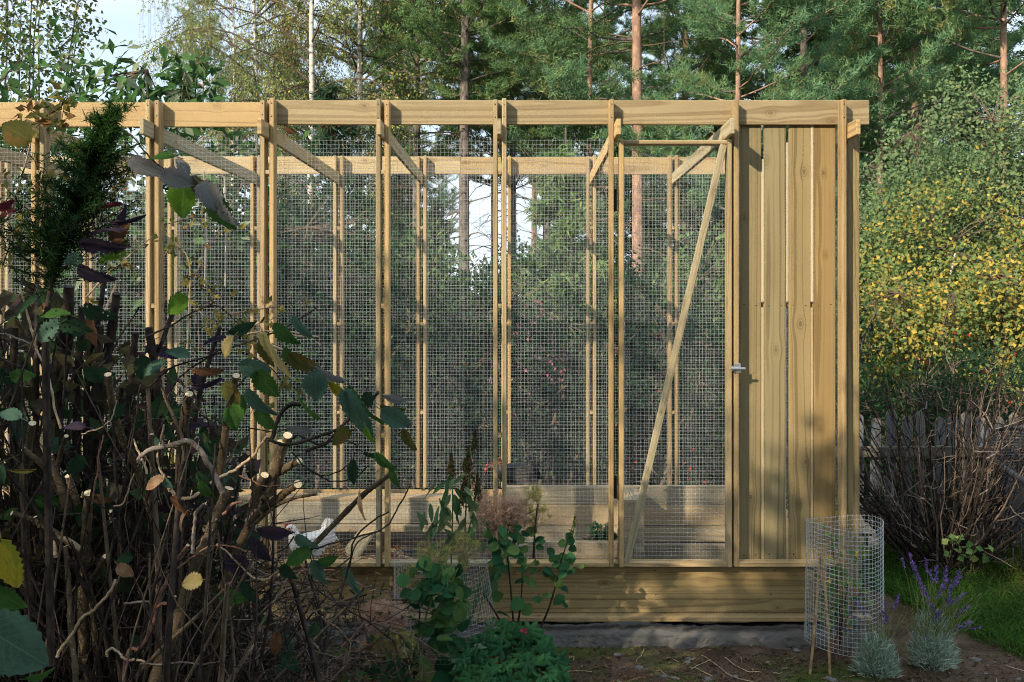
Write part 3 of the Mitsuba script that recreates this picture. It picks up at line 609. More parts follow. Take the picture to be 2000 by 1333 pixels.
def hen(label, pos, face, size, body, hackle=None, roll=0.0, down=0.0):
    """A hen of one continuous skin, looking along 'face' (degrees, 0 = +x)."""
    k = thing('hen', label, 'hen')
    sp = np.array([[-.235, .30, .010, .030], [-.205, .295, .018, .045], [-.165, .265, .032, .055], [-.125, .225, .060, .068], [-.07, .195, .085, .088], [0, .185, .098, .098], [.06, .195, .092, .094],
                   [.105, .225, .070, .072], [.128, .265, .048, .050], [.142 + .2 * down, .305 - .6 * down, .036, .038], [.156 + .35 * down, .338 - .9 * down, .030, .032], [.180 + .4 * down, .345 - 1.1 * down, .026, .027], [.196 + .42 * down, .343 - 1.2 * down, .014, .015]])
    c = curve(np.column_stack([sp[:, 0], sp[:, 2] * 0, sp[:, 1]]), 4); rl, rv = (np.interp(np.linspace(0, 12, len(c)), np.arange(13), sp[:, j]) for j in (2, 3))
    t = unit(np.gradient(c, axis=0)); side = np.array([0, 1.0, 0]); up = np.cross(t, side); an = np.linspace(0, 2 * PI, 24, endpoint=False)
    v = c[:, None] + rl[:, None, None] * np.cos(an)[None, :, None] * side + rv[:, None, None] * np.sin(an)[None, :, None] * up[:, None]
    v += (meshkit.fbm(v * 38, 3, 2)[..., None] - .5) * .012
    n, m = len(c), 24; i, j = np.meshgrid(np.arange(n - 1), np.arange(m), indexing='ij')
    q = np.stack([i * m + j, i * m + (j + 1) % m, (i + 1) * m + (j + 1) % m, (i + 1) * m + j], -1).reshape(-1, 4)
    R = np.eye(4); a = math.radians(face); R[:3, :3] = np.array([[math.cos(a), -math.sin(a), 0], [math.sin(a), math.cos(a), 0], [0, 0, 1]]) * size; R[:3, 3] = pos
    fl = v.reshape(-1, 3); f = np.vstack([q[:, [0, 1, 2]], q[:, [0, 2, 3]]])
    b = Geo().add(fl, f).add(np.vstack([v[-1], c[-1]]), [[s, (s + 1) % m, m] for s in range(m)]).add(np.vstack([v[0], c[0]]), [[(s + 1) % m, s, m] for s in range(m)])
    part(k, 'body', b.moved(R).shape(M[body], True))
    rg = np.random.default_rng(int(face) + 3); W_ = Geo()
    for s in (-1, 1):                                                 # wings and tail of overlapping feathers
        for r_ in range(5):
            for q_ in range(7):
                x, z = .06 - .03 * q_ - .012 * r_, .235 - .026 * r_ + .004 * q_
                V, F, _ = broad_leaf(.078, .036, q_, 1.05, 0, .15, .1, .01)
                V = V[:, [0, 2, 1]] * [-1, s, 1]; V[:, 1] += s * (.088 + .012 * math.sin(PI * (q_ + 1) / 8) - .006 * abs(r_ - 2)); V[:, 0] += x; V[:, 2] += z - .25 * (V[:, 0] - x) * -1 * .3
                W_.add(V, F)
        for q_ in range(6):
            V, F, _ = broad_leaf(.15, .05, q_, 1.1, 0, .1, .12, .01)
            th = math.radians(28 + 9 * q_); V = np.column_stack([-V[:, 0] * math.cos(th) - V[:, 1] * math.sin(th), s * (.012 + .004 * q_) + V[:, 2] * s, V[:, 0] * math.sin(th) - V[:, 1] * math.cos(th)]) + [-.13, 0, .235]
            W_.add(V, F)
    part(k, 'plumage', W_.moved(R).shape(M[body], True))
    if hackle:
        H = Geo()
        for q_ in range(70):
            a_ = rg.uniform(0, 2 * PI); s_ = rg.uniform(.2, 1); V, F, _ = broad_leaf(.055, .014, q_, 1, 0, .1, .1, .01)
            i_ = int((.62 + .24 * s_) * (n - 1)); d = -t[i_]; o = math.cos(a_) * side * rl[i_] * 1.05 + math.sin(a_) * up[i_] * rv[i_] * 1.05; nn = unit(o); s2 = np.cross(nn, d)
            H.add(c[i_] + o + V[:, :1] * (d + nn * .12) + V[:, 1:2] * s2 + V[:, 2:] * nn, F)
        part(k, 'hackle', H.moved(R).shape(M[hackle], True))
    hd = c[-3]
    bk = tube([c[-1] - [.01, 0, 0], c[-1] + [.016, 0, -.004], c[-1] + [.03, 0, -.013]], [.011, .008, .001], 8); part(k, 'beak', bk.moved(R).shape(M['beak'], True))
    cm = np.array([[x, 0, z] for x, z in ((-.024, .018), (-.026, .036), (-.018, .031), (-.013, .044), (-.004, .035), (.005, .043), (.011, .032), (.020, .037), (.024, .016))]) + hd
    m_ = trimesh.creation.extrude_polygon(__import__('shapely').Polygon(cm[:, [0, 2]]), .007, engine='earcut'); V = m_.vertices[:, [0, 2, 1]] - [0, .0035, 0]
    part(k, 'comb', Geo().add(V, m_.faces).moved(R).shape(M['comb_red']))
    wt = Geo()
    for s in (-1, 1): wt.join(tube(np.array([[.02, s * .008, -.012], [.022, s * .011, -.028], [.020, s * .011, -.036]]) + hd, [.005, .0065, .003], 7)); wt.join(disk(hd + np.array([.004, s * .0275, .0]), [0, s, 0], .0105, 10))
    part(k, 'wattle', wt.moved(R).shape(M['comb_red']))
    ey = trimesh.creation.icosphere(2, .0045)
    for s in (-1, 1):
        part(k, 'eye', Geo().add(ey.vertices + hd + [.010, s * .028, .006], ey.faces).moved(R).shape(M['black_iron'], True))
        L = tube([[0, s * .04, .13], [-.012, s * .04, .075], [.0, s * .04, .008]], [.016, .009, .007], 8)
        for d_ in (-.35, 0, .35, PI): L.join(tube([[0, s * .04, .008], [.045 * math.cos(d_), s * .04 + .045 * math.sin(d_), .003]], [.006, .003], 6))
        part(k, 'leg', L.moved(R).shape(M['leg_yellow'], True))
    return k
hen('white hen standing behind the low bay at the left', at(604, 1040, 6.15) * [1, 1, 0] + [0, 0, .10], 222, .76, 'feather_white')
hen('black hen perched on the timber bed with its rust neck turned away', at(1003, 950, 6.57) * [1, 1, 0] + [0, 0, .457], 165, .74, 'feather_black', 'feather_rust', down=.10)
hen('speckled brown hen crouching behind the sill beside the plank', at(722, 1085, 5.38) * [1, 1, 0] + [0, 0, .085], 20, 1.0, 'feather_brown', 'feather_rust', down=.12)
# ------------------------------------------------------------------ trees of the forest
def variant(name, gen, tones, k, amount=.35, freq=.7):
    tr, lf = gen
    lf.tint(TONES[tones], k, amount, freq)
    scene['group_' + name + '_wood'] = {'type': 'shapegroup', 'trunk': tr.shape(M['bark'], True)}
    scene['group_' + name + '_leaf'] = {'type': 'shapegroup', 'crown': lf.shape(M['foliage'])}
def plant(name, label, cat, var, x, y, rot=0, s=1.0, sz=None, group=None, z=-.03, lean=0):
    k = thing(name, label, cat, group)
    m = T().translate([x, y, z]).rotate([0, 0, 1], rot).rotate([1, 0, 0], lean).scale([s, s, sz or s])
    scene[k + '__trunk'] = inst('group_' + var + '_wood', m); scene[k + '__crown'] = inst('group_' + var + '_leaf', m)
    return k
UX = lambda u, y: (u - 1020) * y / 2000

variant('pine_tall', pine(1, 15, .105, 5.6, 2.5), 'pine', 3)
variant('pine_dark', pine(2, 16, .115, 5.0, 2.7, 1.0, 20, bark=1), 'pine', 3)
variant('pine_low', pine(3, 11, .055, 2.6, 2.1, 1.15, 8), 'pine_blue', 3)
variant('spruce_tall', spruce(4, 14, .15, 2.6), 'spruce', 3)
variant('spruce_small', spruce(5, 5.0, .07, 1.25, 1.1), 'hedge', 3)
variant('birch_weep', birch(6, 12.5, .085, 2.5, .30, 44, .056, 1.25, 14), 'birch', 4)
variant('birch_weep_two', birch(7, 13.5, .09, 2.7, .26, 44, .056, 1.4, 14), 'birch', 4)

for lab, var, u, y, rot, s in (
    ('tall dark-trunked pine rising above the middle of the run', 'pine_dark', 905, 20, 40, 1.05),
    ('slender dark pine just right of the darkest trunk', 'pine_dark', 966, 25, 150, .92),
    ('thin pine trunk third from the darkest trunk', 'pine_dark', 1003, 27, 255, .95),
    ('thin orange pine between two grey trunks above the fifth bay', 'pine_tall', 1043, 24, 10, .85),
    ('grey pine trunk forked low above the fifth bay', 'pine_dark', 1069, 22, 200, .9),
    ('thick orange pine trunk seen through the door bay from hedge to sky', 'pine_tall', 1246, 17, 95, 1.08),
    ('short bushy pine with orange stem above the door post', 'pine_low', 1440, 15, 60, 1.0),
    ('bluish pine with full crown left of the thick orange trunk', 'pine_low', 1150, 18, 130, 1.25),
    ('pine with pale curving stem just right of the corner of the run', 'pine_low', 1720, 17, 10, 1.12),
    ('dark pine behind the boarded corner', 'pine_dark', 1570, 21, 310, .98),
    ('pine with straight brown stem above the right bushes', 'pine_tall', 1785, 21, 220, .96),
    ('bright pine crown at the right edge above the birches', 'pine_low', 1960, 16, 190, 1.3),
    ('pine behind the weeping birches against the open sky', 'pine_low', 395, 31, 80, 1.15),
    ('leaning dark pine trunk above the third bay', 'pine_dark', 700, 23, 110, .95),
    ('pine with thin dark trunk left of the darkest trunk', 'pine_dark', 812, 27, 20, 1.0),
    ('pine behind the door post with brown trunk', 'pine_tall', 1340, 24, 170, 1.0),
    ('pine far behind the bluish crown', 'pine_dark', 1185, 34, 275, .9),
    ('farther pine between the short bushy pine and the boarded corner', 'pine_tall', 1500, 27, 35, 1.05),
    ('farther pine behind the pale curving stem', 'pine_dark', 1660, 27, 350, 1.05),
    ('farther pine between the two right-hand pines', 'pine_tall', 1865, 26, 120, 1.1)):
    plant('pine_tree', lab, 'pine', var, UX(u, y), y, rot, s, group='pines of the forest behind the run')
for lab, u, y, rot, s in (
    ('dark spruce behind the short bushy pine', 1400, 25, 0, .85), ('dark spruce rising behind the boarded corner', 1600, 25, 70, 1.0),
    ('dark spruce above the right end of the top beam', 1680, 30, 140, 1.15), ('dark spruce behind the right birches', 1900, 30, 200, 1.1),
    ('dark spruce behind the weeping birches', 780, 32, 20, .95), ('dark spruce far right of the sky gap', 560, 36, 300, .85)):
    plant('spruce_tree', lab, 'spruce', 'spruce_tall', UX(u, y), y, rot, s, group='spruces of the forest behind the run')
for lab, var, u, y, rot, s in (
    ('weeping birch with white trunk beside the open sky', 'birch_weep', 500, 20, 20, .86), ('weeping birch with several pale limbs above the second bay', 'birch_weep_two', 605, 19, 140, .92),
    ('weeping birch whose hanging twigs reach the third bay', 'birch_weep', 690, 21, 250, 1.05), ('yellowing birch in front of the dark pine beside the open sky', 'birch_weep_two', 455, 27, 75, .85)):
    plant('birch_tree', lab, 'birch', var, UX(u, y), y, rot, s, group='weeping birches behind the run')
# the far edge of the wood: one mass, seen in scraps between the nearer trunks
rg = np.random.default_rng(77)
for k in range(13):
    y = rg.uniform(44, 75); u = rg.uniform(520, 2150)
    n_ = 'far_wood' if k == 0 else f'far_wood__{k:03d}'
    v_ = ['pine_dark', 'spruce_tall', 'pine_tall'][k % 3]; m = T().translate([UX(u, y), y, .2]).rotate([0, 0, 1], rg.uniform(0, 360)).scale(rg.uniform(.8, 1.1))
    scene[f'far_wood__{2 * k + 1:03d}'] = inst(f'group_{v_}_leaf', m); scene[f'far_wood__{2 * k + 2:03d}'] = inst(f'group_{v_}_wood', m)
labels['far_wood'] = {'label': 'far edge of the pine wood showing between the nearer trunks', 'category': 'forest', 'kind': 'stuff'}

variant('understory', bush(61, (1.3, .9, 1.25), 330, 15, .085, .12, .3, 1.2, .3, .6, 6), 'dark', 4)
for k, (u, y, s, where) in enumerate(((-60, 13, 1.2, 'outside the left edge of the photograph'), (130, 14, 1.35, 'behind the yew shoot at the left'), (330, 13.5, 1.25, 'behind the two hanging ropes'), (480, 15, 1.35, 'behind the broad leaved evergreen of the second bay'), (620, 14, 1.2, 'behind the third bay'), (760, 16, 1.05, 'behind the bright green shrub of the fourth bay'),
        (900, 15, .95, 'around the darkest pine trunk'), (1020, 17, 1.05, 'between the grey trunks of the fifth bay'), (1150, 15.5, 1.1, 'behind the narrow bright conifer'), (1280, 16, .95, 'at the foot of the thick orange pine'), (1400, 15, 1.0, 'behind the right edge of the door'), (1530, 16, 1.2, 'behind the boarded corner'), (1680, 15.5, 1.2, 'behind the small birch at the corner'))):
    plant('thicket_shrub', 'dark leafy thicket shrub ' + where, 'shrub', 'understory', UX(u, y), y, k * 67, s, group='thicket shrubs at the foot of the wood')

def own(name, label, cat, gen, tones, pos, amount=.35, freq=.7, group=None, rot=0, k=4, wood='stem', leaves='foliage'):
    key = thing(name, label, cat, group); tr, lf = gen; lf.tint(TONES[tones], k, amount, freq)
    m = T().translate([*pos[:2], pos[2] if len(pos) > 2 else -.02]).rotate([0, 0, 1], rot)
    part(key, wood, tr.shape(M['bark'], True, to_world=m)); part(key, leaves, lf.shape(M['foliage'], to_world=m))
    return key
# shrubs and small trees behind the run
own('pear_tree', 'pear tree with glossy broad leaves reaching over the left end of the top beam', 'fruit tree', bush(21, (1.9, .75, 1.35), 250, 11, .135, .11, .34, 1.4, .35, .5, 8, 2.45), 'pear', (UX(60, 7.9), 8.0), wood='trunk', leaves='crown')
own('pear_tree', 'single arching pear shoot with pale leaves against the sky', 'fruit tree', bush(22, (.70, .3, .30), 40, 8, .125, .08, .2, 1.4, .3, .45, 3, 3.40), 'pear', (UX(285, 8.1), 8.1), wood='trunk', leaves='crown')
own('garden_tree', 'half bare tree with rusty and green leaves at the upper left corner', 'tree', bush(23, (1.40, 1.4, 3.6), 560, 15, .085, .15, .36, .9, .3, .7, 14, 6.2), 'rust', (UX(10, 16), 16), 1.2, .35, wood='trunk', leaves='crown')
own('evergreen_shrub', 'dark evergreen shrub with broad leaves behind the second bay', 'shrub', bush(24, (.95, .6, 1.3), 420, 13, .075, .09, .3, 1.3, .3, .5), 'dark', (UX(455, 8.3), 8.4))
own('evergreen_shrub', 'dark evergreen shrub behind the left end of the run', 'shrub', bush(25, (1.4, .6, 1.3), 460, 13, .075, .09, .3, 1.3, .3, .5), 'dark', (UX(200, 8.4), 8.7))
own('hedge_shrub', 'tall dense green shrub behind the third bay', 'shrub', bush(26, (1.0, .6, 1.45), 480, 16, .06, .09, .26, 1.3), 'dark', (UX(610, 8.5), 8.6))
own('hedge_shrub', 'bright green shrub with some yellow leaves behind the fourth bay', 'shrub', bush(27, (.62, .55, 1.25), 330, 16, .055, .09, .3, 1.3), 'green', (UX(790, 8.8), 9.0))
own('hedge_shrub', 'low dark shrub behind the middle of the run', 'shrub', bush(28, (.75, .5, .95), 330, 16, .05, .08, .3, 1.3), 'hedge', (UX(920, 8.4), 8.5))
own('hedge_shrub', 'mixed green shrub behind the fifth bay', 'shrub', bush(29, (.8, .6, 1.1), 330, 16, .05, .08, .3, 1.3), 'hedge', (UX(1080, 8.4), 8.6))
own('hedge_shrub', 'low green shrub behind the door', 'shrub', bush(30, (.8, .6, 1.0), 330, 16, .05, .08, .3, 1.3), 'hedge', (UX(1270, 8.4), 8.5))
own('hedge_shrub', 'tall leafy shrub behind the right edge of the door', 'shrub', bush(31, (.55, .5, 1.30), 300, 16, .055, .08, .3, 1.3), 'green', (UX(1400, 8.8), 9.1))
own('hedge_shrub', 'dark green shrub behind the boarded corner', 'shrub', bush(32, (.9, .6, 1.1), 300, 16, .05, .08, .3, 1.3), 'hedge', (UX(1560, 8.4), 8.8))
tr, lf = spruce(33, 3.5, .06, .85, 1.3); lf.tint(TONES['green'], 3, .4)
k = thing('conifer', 'narrow bright green conifer behind the fifth bay', 'conifer'); m_ = T().translate([UX(1105, 10.5), 10.5, -.02])
part(k, 'trunk', tr.shape(M['bark'], True, to_world=m_)); part(k, 'crown', lf.shape(M['foliage'], to_world=m_))
for lab, u, y, rot, s in (('small spruce behind the third bay', 650, 12, 40, .85), ('small spruce between the middle trunks', 850, 14, 190, .62), ('small spruce behind the thick orange trunk', 1210, 20, 100, 1.0), ('small spruce right of the thick orange trunk', 1330, 15, 310, .7)):
    plant('young_spruce', lab, 'spruce', 'spruce_small', UX(u, y), y, rot, s, group='young spruces behind the hedge')
# flowers of the hedge seen through the mesh
def blossoms(name, label, tones, pts, y, n, size, seed):
    rg = np.random.default_rng(seed); C = []
    for u, v, sp in pts:
        c = at(u, v, y); C.append(c + rg.normal(size=(n, 3)) * [sp * y / 2000, .12, sp * y / 2000])
    C = np.vstack(C); g = blades(C, rand_dirs(rg, len(C)), rand_dirs(rg, len(C)), size, size * .8, .1, rng=rg).tint(TONES[tones], 4)
    k = thing(name, label, 'flowers'); put(k, g.shape(M['foliage'])); labels[k]['kind'] = 'stuff'
blossoms('pink_flowers', 'faded pink flowers on the shrub behind the fifth bay', 'pink', [(1030, 640, 24), (1070, 680, 20), (1010, 720, 18), (1050, 590, 14), (1085, 735, 12)], 7.95, 26, .030, 1)
blossoms('red_flowers', 'red and coral dahlia flowers behind the door', 'red', [(1247, 906, 6), (1390, 815, 5), (1345, 920, 5), (1290, 760, 5), (1300, 620, 4), (1380, 940, 5), (1355, 880, 4)], 7.8, 4, .028, 2)

# ------------------------------------------------------------------ right side: birches, hedge, fence
AUTUMN = own('birch_tree', 'autumn birch turned yellow at the lower right behind the fence', 'birch', bush(41, (1.05, .9, 1.25), 480, 28, .047, .10, .38, 1.5, .3, .72, 7, 1.85), 'yellow', (UX(1850, 11), 11.0), 1.5, .7, 'autumn birches on the right', wood='trunk', leaves='crown')
own('birch_tree', 'tall green birch above the yellow one at the right', 'birch', bush(42, (1.25, 1.1, 1.45), 560, 26, .050, .11, .40, 1.4, .3, .72, 9, 2.95), 'sage', (UX(1915, 12), 12.2), .9, .5, 'autumn birches on the right', wood='trunk', leaves='crown')
own('birch_tree', 'green birch cut by the right edge of the photograph', 'birch', bush(47, (1.1, 1.0, 1.9), 430, 20, .056, .11, .40, 1.4, .3, .72, 9, 2.3), 'sage', (UX(2080, 11.4), 11.6), .4, .55, 'autumn birches on the right', wood='trunk', leaves='crown')
own('birch_tree', 'small leafy birch close to the corner of the run', 'birch', bush(43, (.62, .7, 1.0), 230, 18, .054, .10, .38, 1.5, .3, .72, 5, 1.75), 'sage', (UX(1705, 10.8), 11.6), .5, .6, 'autumn birches on the right', wood='trunk', leaves='crown')
own('birch_tree', 'low yellow birch right of the corner of the run', 'birch', bush(44, (.62, .6, .62), 230, 18, .05, .09, .36, 1.6, .3, .72, 5, 1.45), 'yellow', (UX(1765, 9.6), 9.8), .8, .9, 'autumn birches on the right', wood='trunk', leaves='crown')
own('birch_tree', 'yellow and green young birch at the lower right edge', 'birch', bush(48, (.6, .6, .75), 230, 18, .05, .09, .36, 1.6, .3, .72, 5, 1.55), 'yellow', (UX(1985, 9.8), 9.9), .9, .9, 'autumn birches on the right', wood='trunk', leaves='crown')
for u, y, h in ((1856, 10.6, 2.2), (1925, 10.6, 2.15)):
    x = UX(u, y); part(AUTUMN, 'main_stem', tube(curve([[x, y, 0], [x + .03, y, h * .4], [x - .02, y, h * .8], [x + .05, y, h]], 4), np.linspace(.022, .010, 13), 8, bark=2).shape(M['bark'], True))
own('hedge_shrub', 'dark hedge behind the picket fence beside the run', 'shrub', bush(45, (.62, .35, .62), 260, 18, .042, .07, .28, 1.6, .4, .5), 'dark', (UX(1735, 7.7), 7.75))
own('hedge_shrub', 'dark hedge with red berries behind the wicker chair', 'shrub', bush(46, (.75, .4, .68), 330, 18, .042, .07, .28, 1.6, .4, .5), 'hedge', (UX(1930, 7.8), 7.85))
blossoms('red_berries', 'scattered red leaves and berries on the hedge behind the fence', 'red', [(1955, 770, 4), (1965, 785, 4), (1905, 680, 5), (1880, 655, 6), (1945, 730, 5), (1990, 690, 4), (1840, 665, 4), (1790, 700, 3)], 7.4, 4, .028, 3)

fence = thing('picket_fence', 'weathered grey picket fence behind the bare shrub', 'fence')
rg = np.random.default_rng(9)
def picket(x, y, w, z0, z1):
    t = timber(-w / 2, w / 2, y, y + .018, z0, z1 - w * .42, wood=3)
    cap = trimesh.creation.extrude_polygon(__import__('shapely').Polygon([(-w / 2, 0), (w / 2, 0), (w * .42, w * .2), (w * .2, w * .4), (0, w * .46), (-w * .2, w * .4), (-w * .42, w * .2)]), .018, engine='earcut')
    V = cap.vertices[:, [0, 2, 1]] + [0, y, z1 - w * .42]; g = t.add(V, cap.faces[:, ::-1], np.column_stack([V[:, 2], 10 * 63 + 5 + V[:, 0]]))
    a = rg.normal() * .012; m = np.eye(4); m[0, 0] = m[2, 2] = math.cos(a); m[0, 2], m[2, 0] = math.sin(a), -math.sin(a); m[0, 3] = x
    return g.moved(m)
for x in np.arange(2.05, 5.6, .104):
    part(fence, 'picket', picket(x + rg.normal() * .004, 6.86, .066, .05, .945 + rg.normal() * .012).shape(M['timber']))
for z in (.70, .19): part(fence, 'rail', timber(1.75, 5.6, 6.82, 6.8585, z - .035, z + .035, ax=0, wood=3).shape(M['timber']))
for x in (1.96, 3.72, 5.5): part(fence, 'post', timber(x - .04, x + .04, 6.88, 6.96, -.1, .93, wood=3).shape(M['timber']))

# ------------------------------------------------------------------ wicker chair
def wicker_chair():
    k = thing('wicker_chair', 'dark woven wicker armchair at the right edge in front of the fence', 'chair')
    x0, x1, y0, y1 = UX(1935, 6.55), UX(1935, 6.55) + .62, 6.05, 6.62; zt, zs = .885, .42
    fr = Geo()
    top = curve([[x0, y0, .62], [x0, y1 - .12, .70], [x0 + .02, y1, zt - .02], [x0 + .31, y1 + .05, zt], [x1 - .02, y1, zt - .02], [x1, y1 - .12, .70], [x1, y0, .62]], 5)
    fr.join(tube(top, .020, 9)); part(k, 'arm_rail', fr.shape(M['wicker'], True))
    back = Geo(); ny = 17
    for r_ in range(26):                                    # woven strands run round the shell, over and under the stakes
        f = r_ / 25; pts = []
        for q in range(0, 61):
            t = q / 60; i = t * (len(top) - 1); j = min(int(i), len(top) - 2); p = top[j] + (top[j + 1] - top[j]) * (i - j)
            z = zs - .06 + (p[2] - .018 - zs + .06) * f; pts.append([p[0], p[1] + .005 * math.cos(PI * (q + r_)), z])
        back.join(tube(np.array(pts), .0062, 5, cap=False))
    for q in range(0, 31):
        i = q / 30 * (len(top) - 1); j = min(int(i), len(top) - 2); p = top[j] + (top[j + 1] - top[j]) * (i - j)
        back.join(tube([[p[0], p[1], .10], [p[0], p[1], p[2]]], .006, 5))
    part(k, 'woven_back', back.shape(M['wicker'], True))
    seat = Geo()
    for q in range(30): seat.join(tube([[x0 + .01, y0 + .02 + q * .019, zs + .004 * (q % 2)], [x1 - .01, y0 + .02 + q * .019, zs + .004 * ((q + 1) % 2)]], .0085, 5))
    part(k, 'seat', seat.shape(M['wicker'], True))
    for x in (x0, x1):
        for y in (y0, y1): part(k, 'leg', tube([[x, y, 0], [x, y, .62]], [.019, .022], 9).shape(M['wicker'], True))
    ap = Geo()
    for q in range(14): ap.join(tube([[x0, y0 - .004 * (q % 2), .12 + q * .022], [x1, y0 - .004 * (q % 2), .12 + q * .022]], .0085, 5))
    part(k, 'apron', ap.shape(M['wicker'], True))
wicker_chair()

# ------------------------------------------------------------------ bare shrub by the fence
def bare_shrub():
    k = thing('bare_shrub', 'leafless many-stemmed shrub in front of the picket fence', 'shrub'); rg = np.random.default_rng(14)
    c0 = np.array([UX(1845, 6.35), 6.35, 0]); tw = Geo()
    for n in range(110):
        a = rg.uniform(-1.15, 1.15) if n % 3 else rg.uniform(-1.3, 1.3); L = rg.uniform(.75, 1.35) * (1 - .18 * abs(a)); yy = rg.uniform(-.45, .45)
        s = c0 + [rg.normal() * .09, rg.normal() * .09, 0]; d = np.array([math.sin(a * .75), yy, math.cos(a * .75)])
        t = np.linspace(0, 1, 8)[:, None]; b = s + d * L * t + np.array([0, 0, .12]) * t ** 2 * L + np.cumsum(rg.normal(size=(8, 3)) * .014, 0)
        r0 = rg.uniform(.0045, .0105); bk = [4, 4, 4, 4, 3][n % 5]
        part(k, 'stem', tube(b, np.linspace(r0, r0 * .35, 8), 6, bark=bk).shape(M['bark'], True))
        for _ in range(rg.integers(4, 8)):
            i = rg.integers(2, 8); l2 = rg.uniform(.06, .28); e = unit(d * .8 + rg.normal(size=3) * .55) * l2
            p = b[i] + e * np.linspace(0, 1, 4)[:, None] + rg.normal(size=(4, 3)) * .008; p[0] = b[i]
            tw.join(tube(p, np.linspace(.0038, .0014, 4), 4, bark=[4, 4, 6, 4][n % 4]))
            q = p[2]; tw.join(tube([q, q + unit(e + rg.normal(size=3) * .08) * l2 * .4], [.002, .001], 3, bark=3))
    part(k, 'twigs', tw.shape(M['bark'], True), kind='stuff')
    C = c0 + np.column_stack([rg.normal(size=26) * .10, -.22 + rg.normal(size=26) * .05, .16 + rg.random(26) * .14])
    part(k, 'leaves', blades(C, rg.normal(size=(26, 3)) + [0, 0, -.3], rand_dirs(rg, 26) * .5 + [0, -.6, .6], .055, .045, .12, rng=rg).tint(TONES['green'], 4).shape(M['foliage']), 'few green leaves at the foot')
bare_shrub()

# ------------------------------------------------------------------ lawn on the right
def lawn():
    rg = np.random.default_rng(15); n = 52000
    x, y = rg.uniform(1.5, 4.2, n), rg.uniform(4.62, 7.6, n)
    ed = meshkit.fbm(np.stack([x * 1.6, y * 1.6, x * 0], -1), 3, 4)
    keep = (x + .55 * (y - 5.0) > 2.62 + .7 * (ed - .5)) & (x > 1.72); x, y = x[keep], y[keep]; n = len(x)
    z = ground_z(x, y); tall = .05 + .10 * meshkit.fbm(np.stack([x * 2, y * 2, x * 0], -1), 2, 9)
    d = np.column_stack([rg.normal(size=n) * .55, rg.normal(size=n) * .55, np.ones(n)])
    p = np.column_stack([x, y, z]); L = tall * rg.uniform(.6, 1.5, n); dv = unit(d); s = unit(np.cross(dv, rg.normal(size=(n, 3)))); w = .0022
    m = p + dv * L[:, None] * .6; t = p + dv * L[:, None] + np.column_stack([d[:, 0], d[:, 1], -.4 * np.ones(n)]) * L[:, None] * .35
    v = np.stack([p - s * w, p + s * w, m + s * w * .8, m - s * w * .8, t], 1).reshape(-1, 3); k = np.arange(n)[:, None] * 5
    f = np.vstack([k + [0, 1, 2], k + [0, 2, 3], k + [3, 2, 4]])
    g = Geo().add(v, f, np.repeat(rg.random((n, 2)), 5, 0)).tint(TONES['grass'], 5, .7, 1.3)
    put('grass', g.shape(M['foliage'])); labels['grass'] = {'label': 'rough green lawn in front of the picket fence', 'category': 'grass', 'kind': 'stuff'}
lawn()
# ------------------------------------------------------------------ wire cages
def cage(label, cx, cy, z0, z1, r0, r1, lean=(0, 0), pitch=.0208, wr=.0008, seed=0, metal='wire'):
    k = thing('wire_cage', label, 'plant cage'); g = Geo(); n = int(2 * PI * r0 / pitch)
    def at_(a, z):
        f = (z - z0) / (z1 - z0); r = (r0 + (r1 - r0) * f) * (1 + .03 * math.sin(2 * a + seed)); return np.array([cx + r * math.cos(a) + lean[0] * f, cy + r * math.sin(a) + lean[1] * f, z + .012 * math.sin(a * 2 + seed)])
    for i in range(n):
        a = 2 * PI * i / n; g.join(tube([at_(a, z) for z in np.linspace(z0, z1, 5)], wr, 4, cap=False))
    for z in np.arange(z0, z1 + .001, pitch): g.join(tube([at_(a, z) for a in np.linspace(0, 2 * PI, 73)], wr, 4, cap=False))
    put(k, g.shape(M[metal])); return k
cage('round wire mesh cage around a young shrub at the right corner', at(1650, 1150, 4.80)[0] - .004, 4.80, .105, .675, .176, .170, (.004, 0), seed=1)
cage('half hidden wire mesh cage among the plants in front of the middle bays', at(872, 1100, 4.72)[0], 4.72, .12, .53, .235, .205, (-.03, .0), wr=.00045, seed=2)
for lab, a, b in (('left bamboo cane inside the round wire cage', (1580, 1262, 4.70), (1602, 1085, 4.74)), ('right bamboo cane in front of the round wire cage', (1622, 1290, 4.68), (1606, 1080, 4.73))):
    k = thing('bamboo_cane', lab, 'cane', 'canes at the wire cage'); p, q = at(*a), at(*b); p[2] = -.05
    put(k, tube(curve([p, (p + q) / 2 + [.004, 0, 0], q], 4), .0062, 7, bark=10).shape(M['bark'], True))
k = thing('young_shrub', 'young shrub with few green leaves inside the round wire cage', 'shrub'); rg = np.random.default_rng(16); st = Geo(); C = []
c0 = np.array([at(1650, 1150, 4.8)[0], 4.82, 0])
for n in range(9):
    e = c0 + [rg.uniform(-.12, .12), rg.uniform(-.08, .08), rg.uniform(.35, .62)]; b = curve([c0 + [rg.normal() * .04 - .04, rg.normal() * .03, 0], (c0 + e) / 2 + rg.normal(size=3) * .03, e], 4)
    part(k, 'stem', tube(b, np.linspace(.004, .0015, len(b)), 5, bark=[4, 3, 7][n % 3]).shape(M['bark'], True)); q = rg.integers(4, len(b), 13); C.append(b[q] + rg.normal(size=(13, 3)) * .028)
C = np.vstack(C)
part(k, 'foliage', blades(C, rg.normal(size=C.shape), rand_dirs(rg, len(C)) + [0, -.8, .8], .042, .032, .12, rng=rg).tint(TONES['green'], 4).shape(M['foliage']))

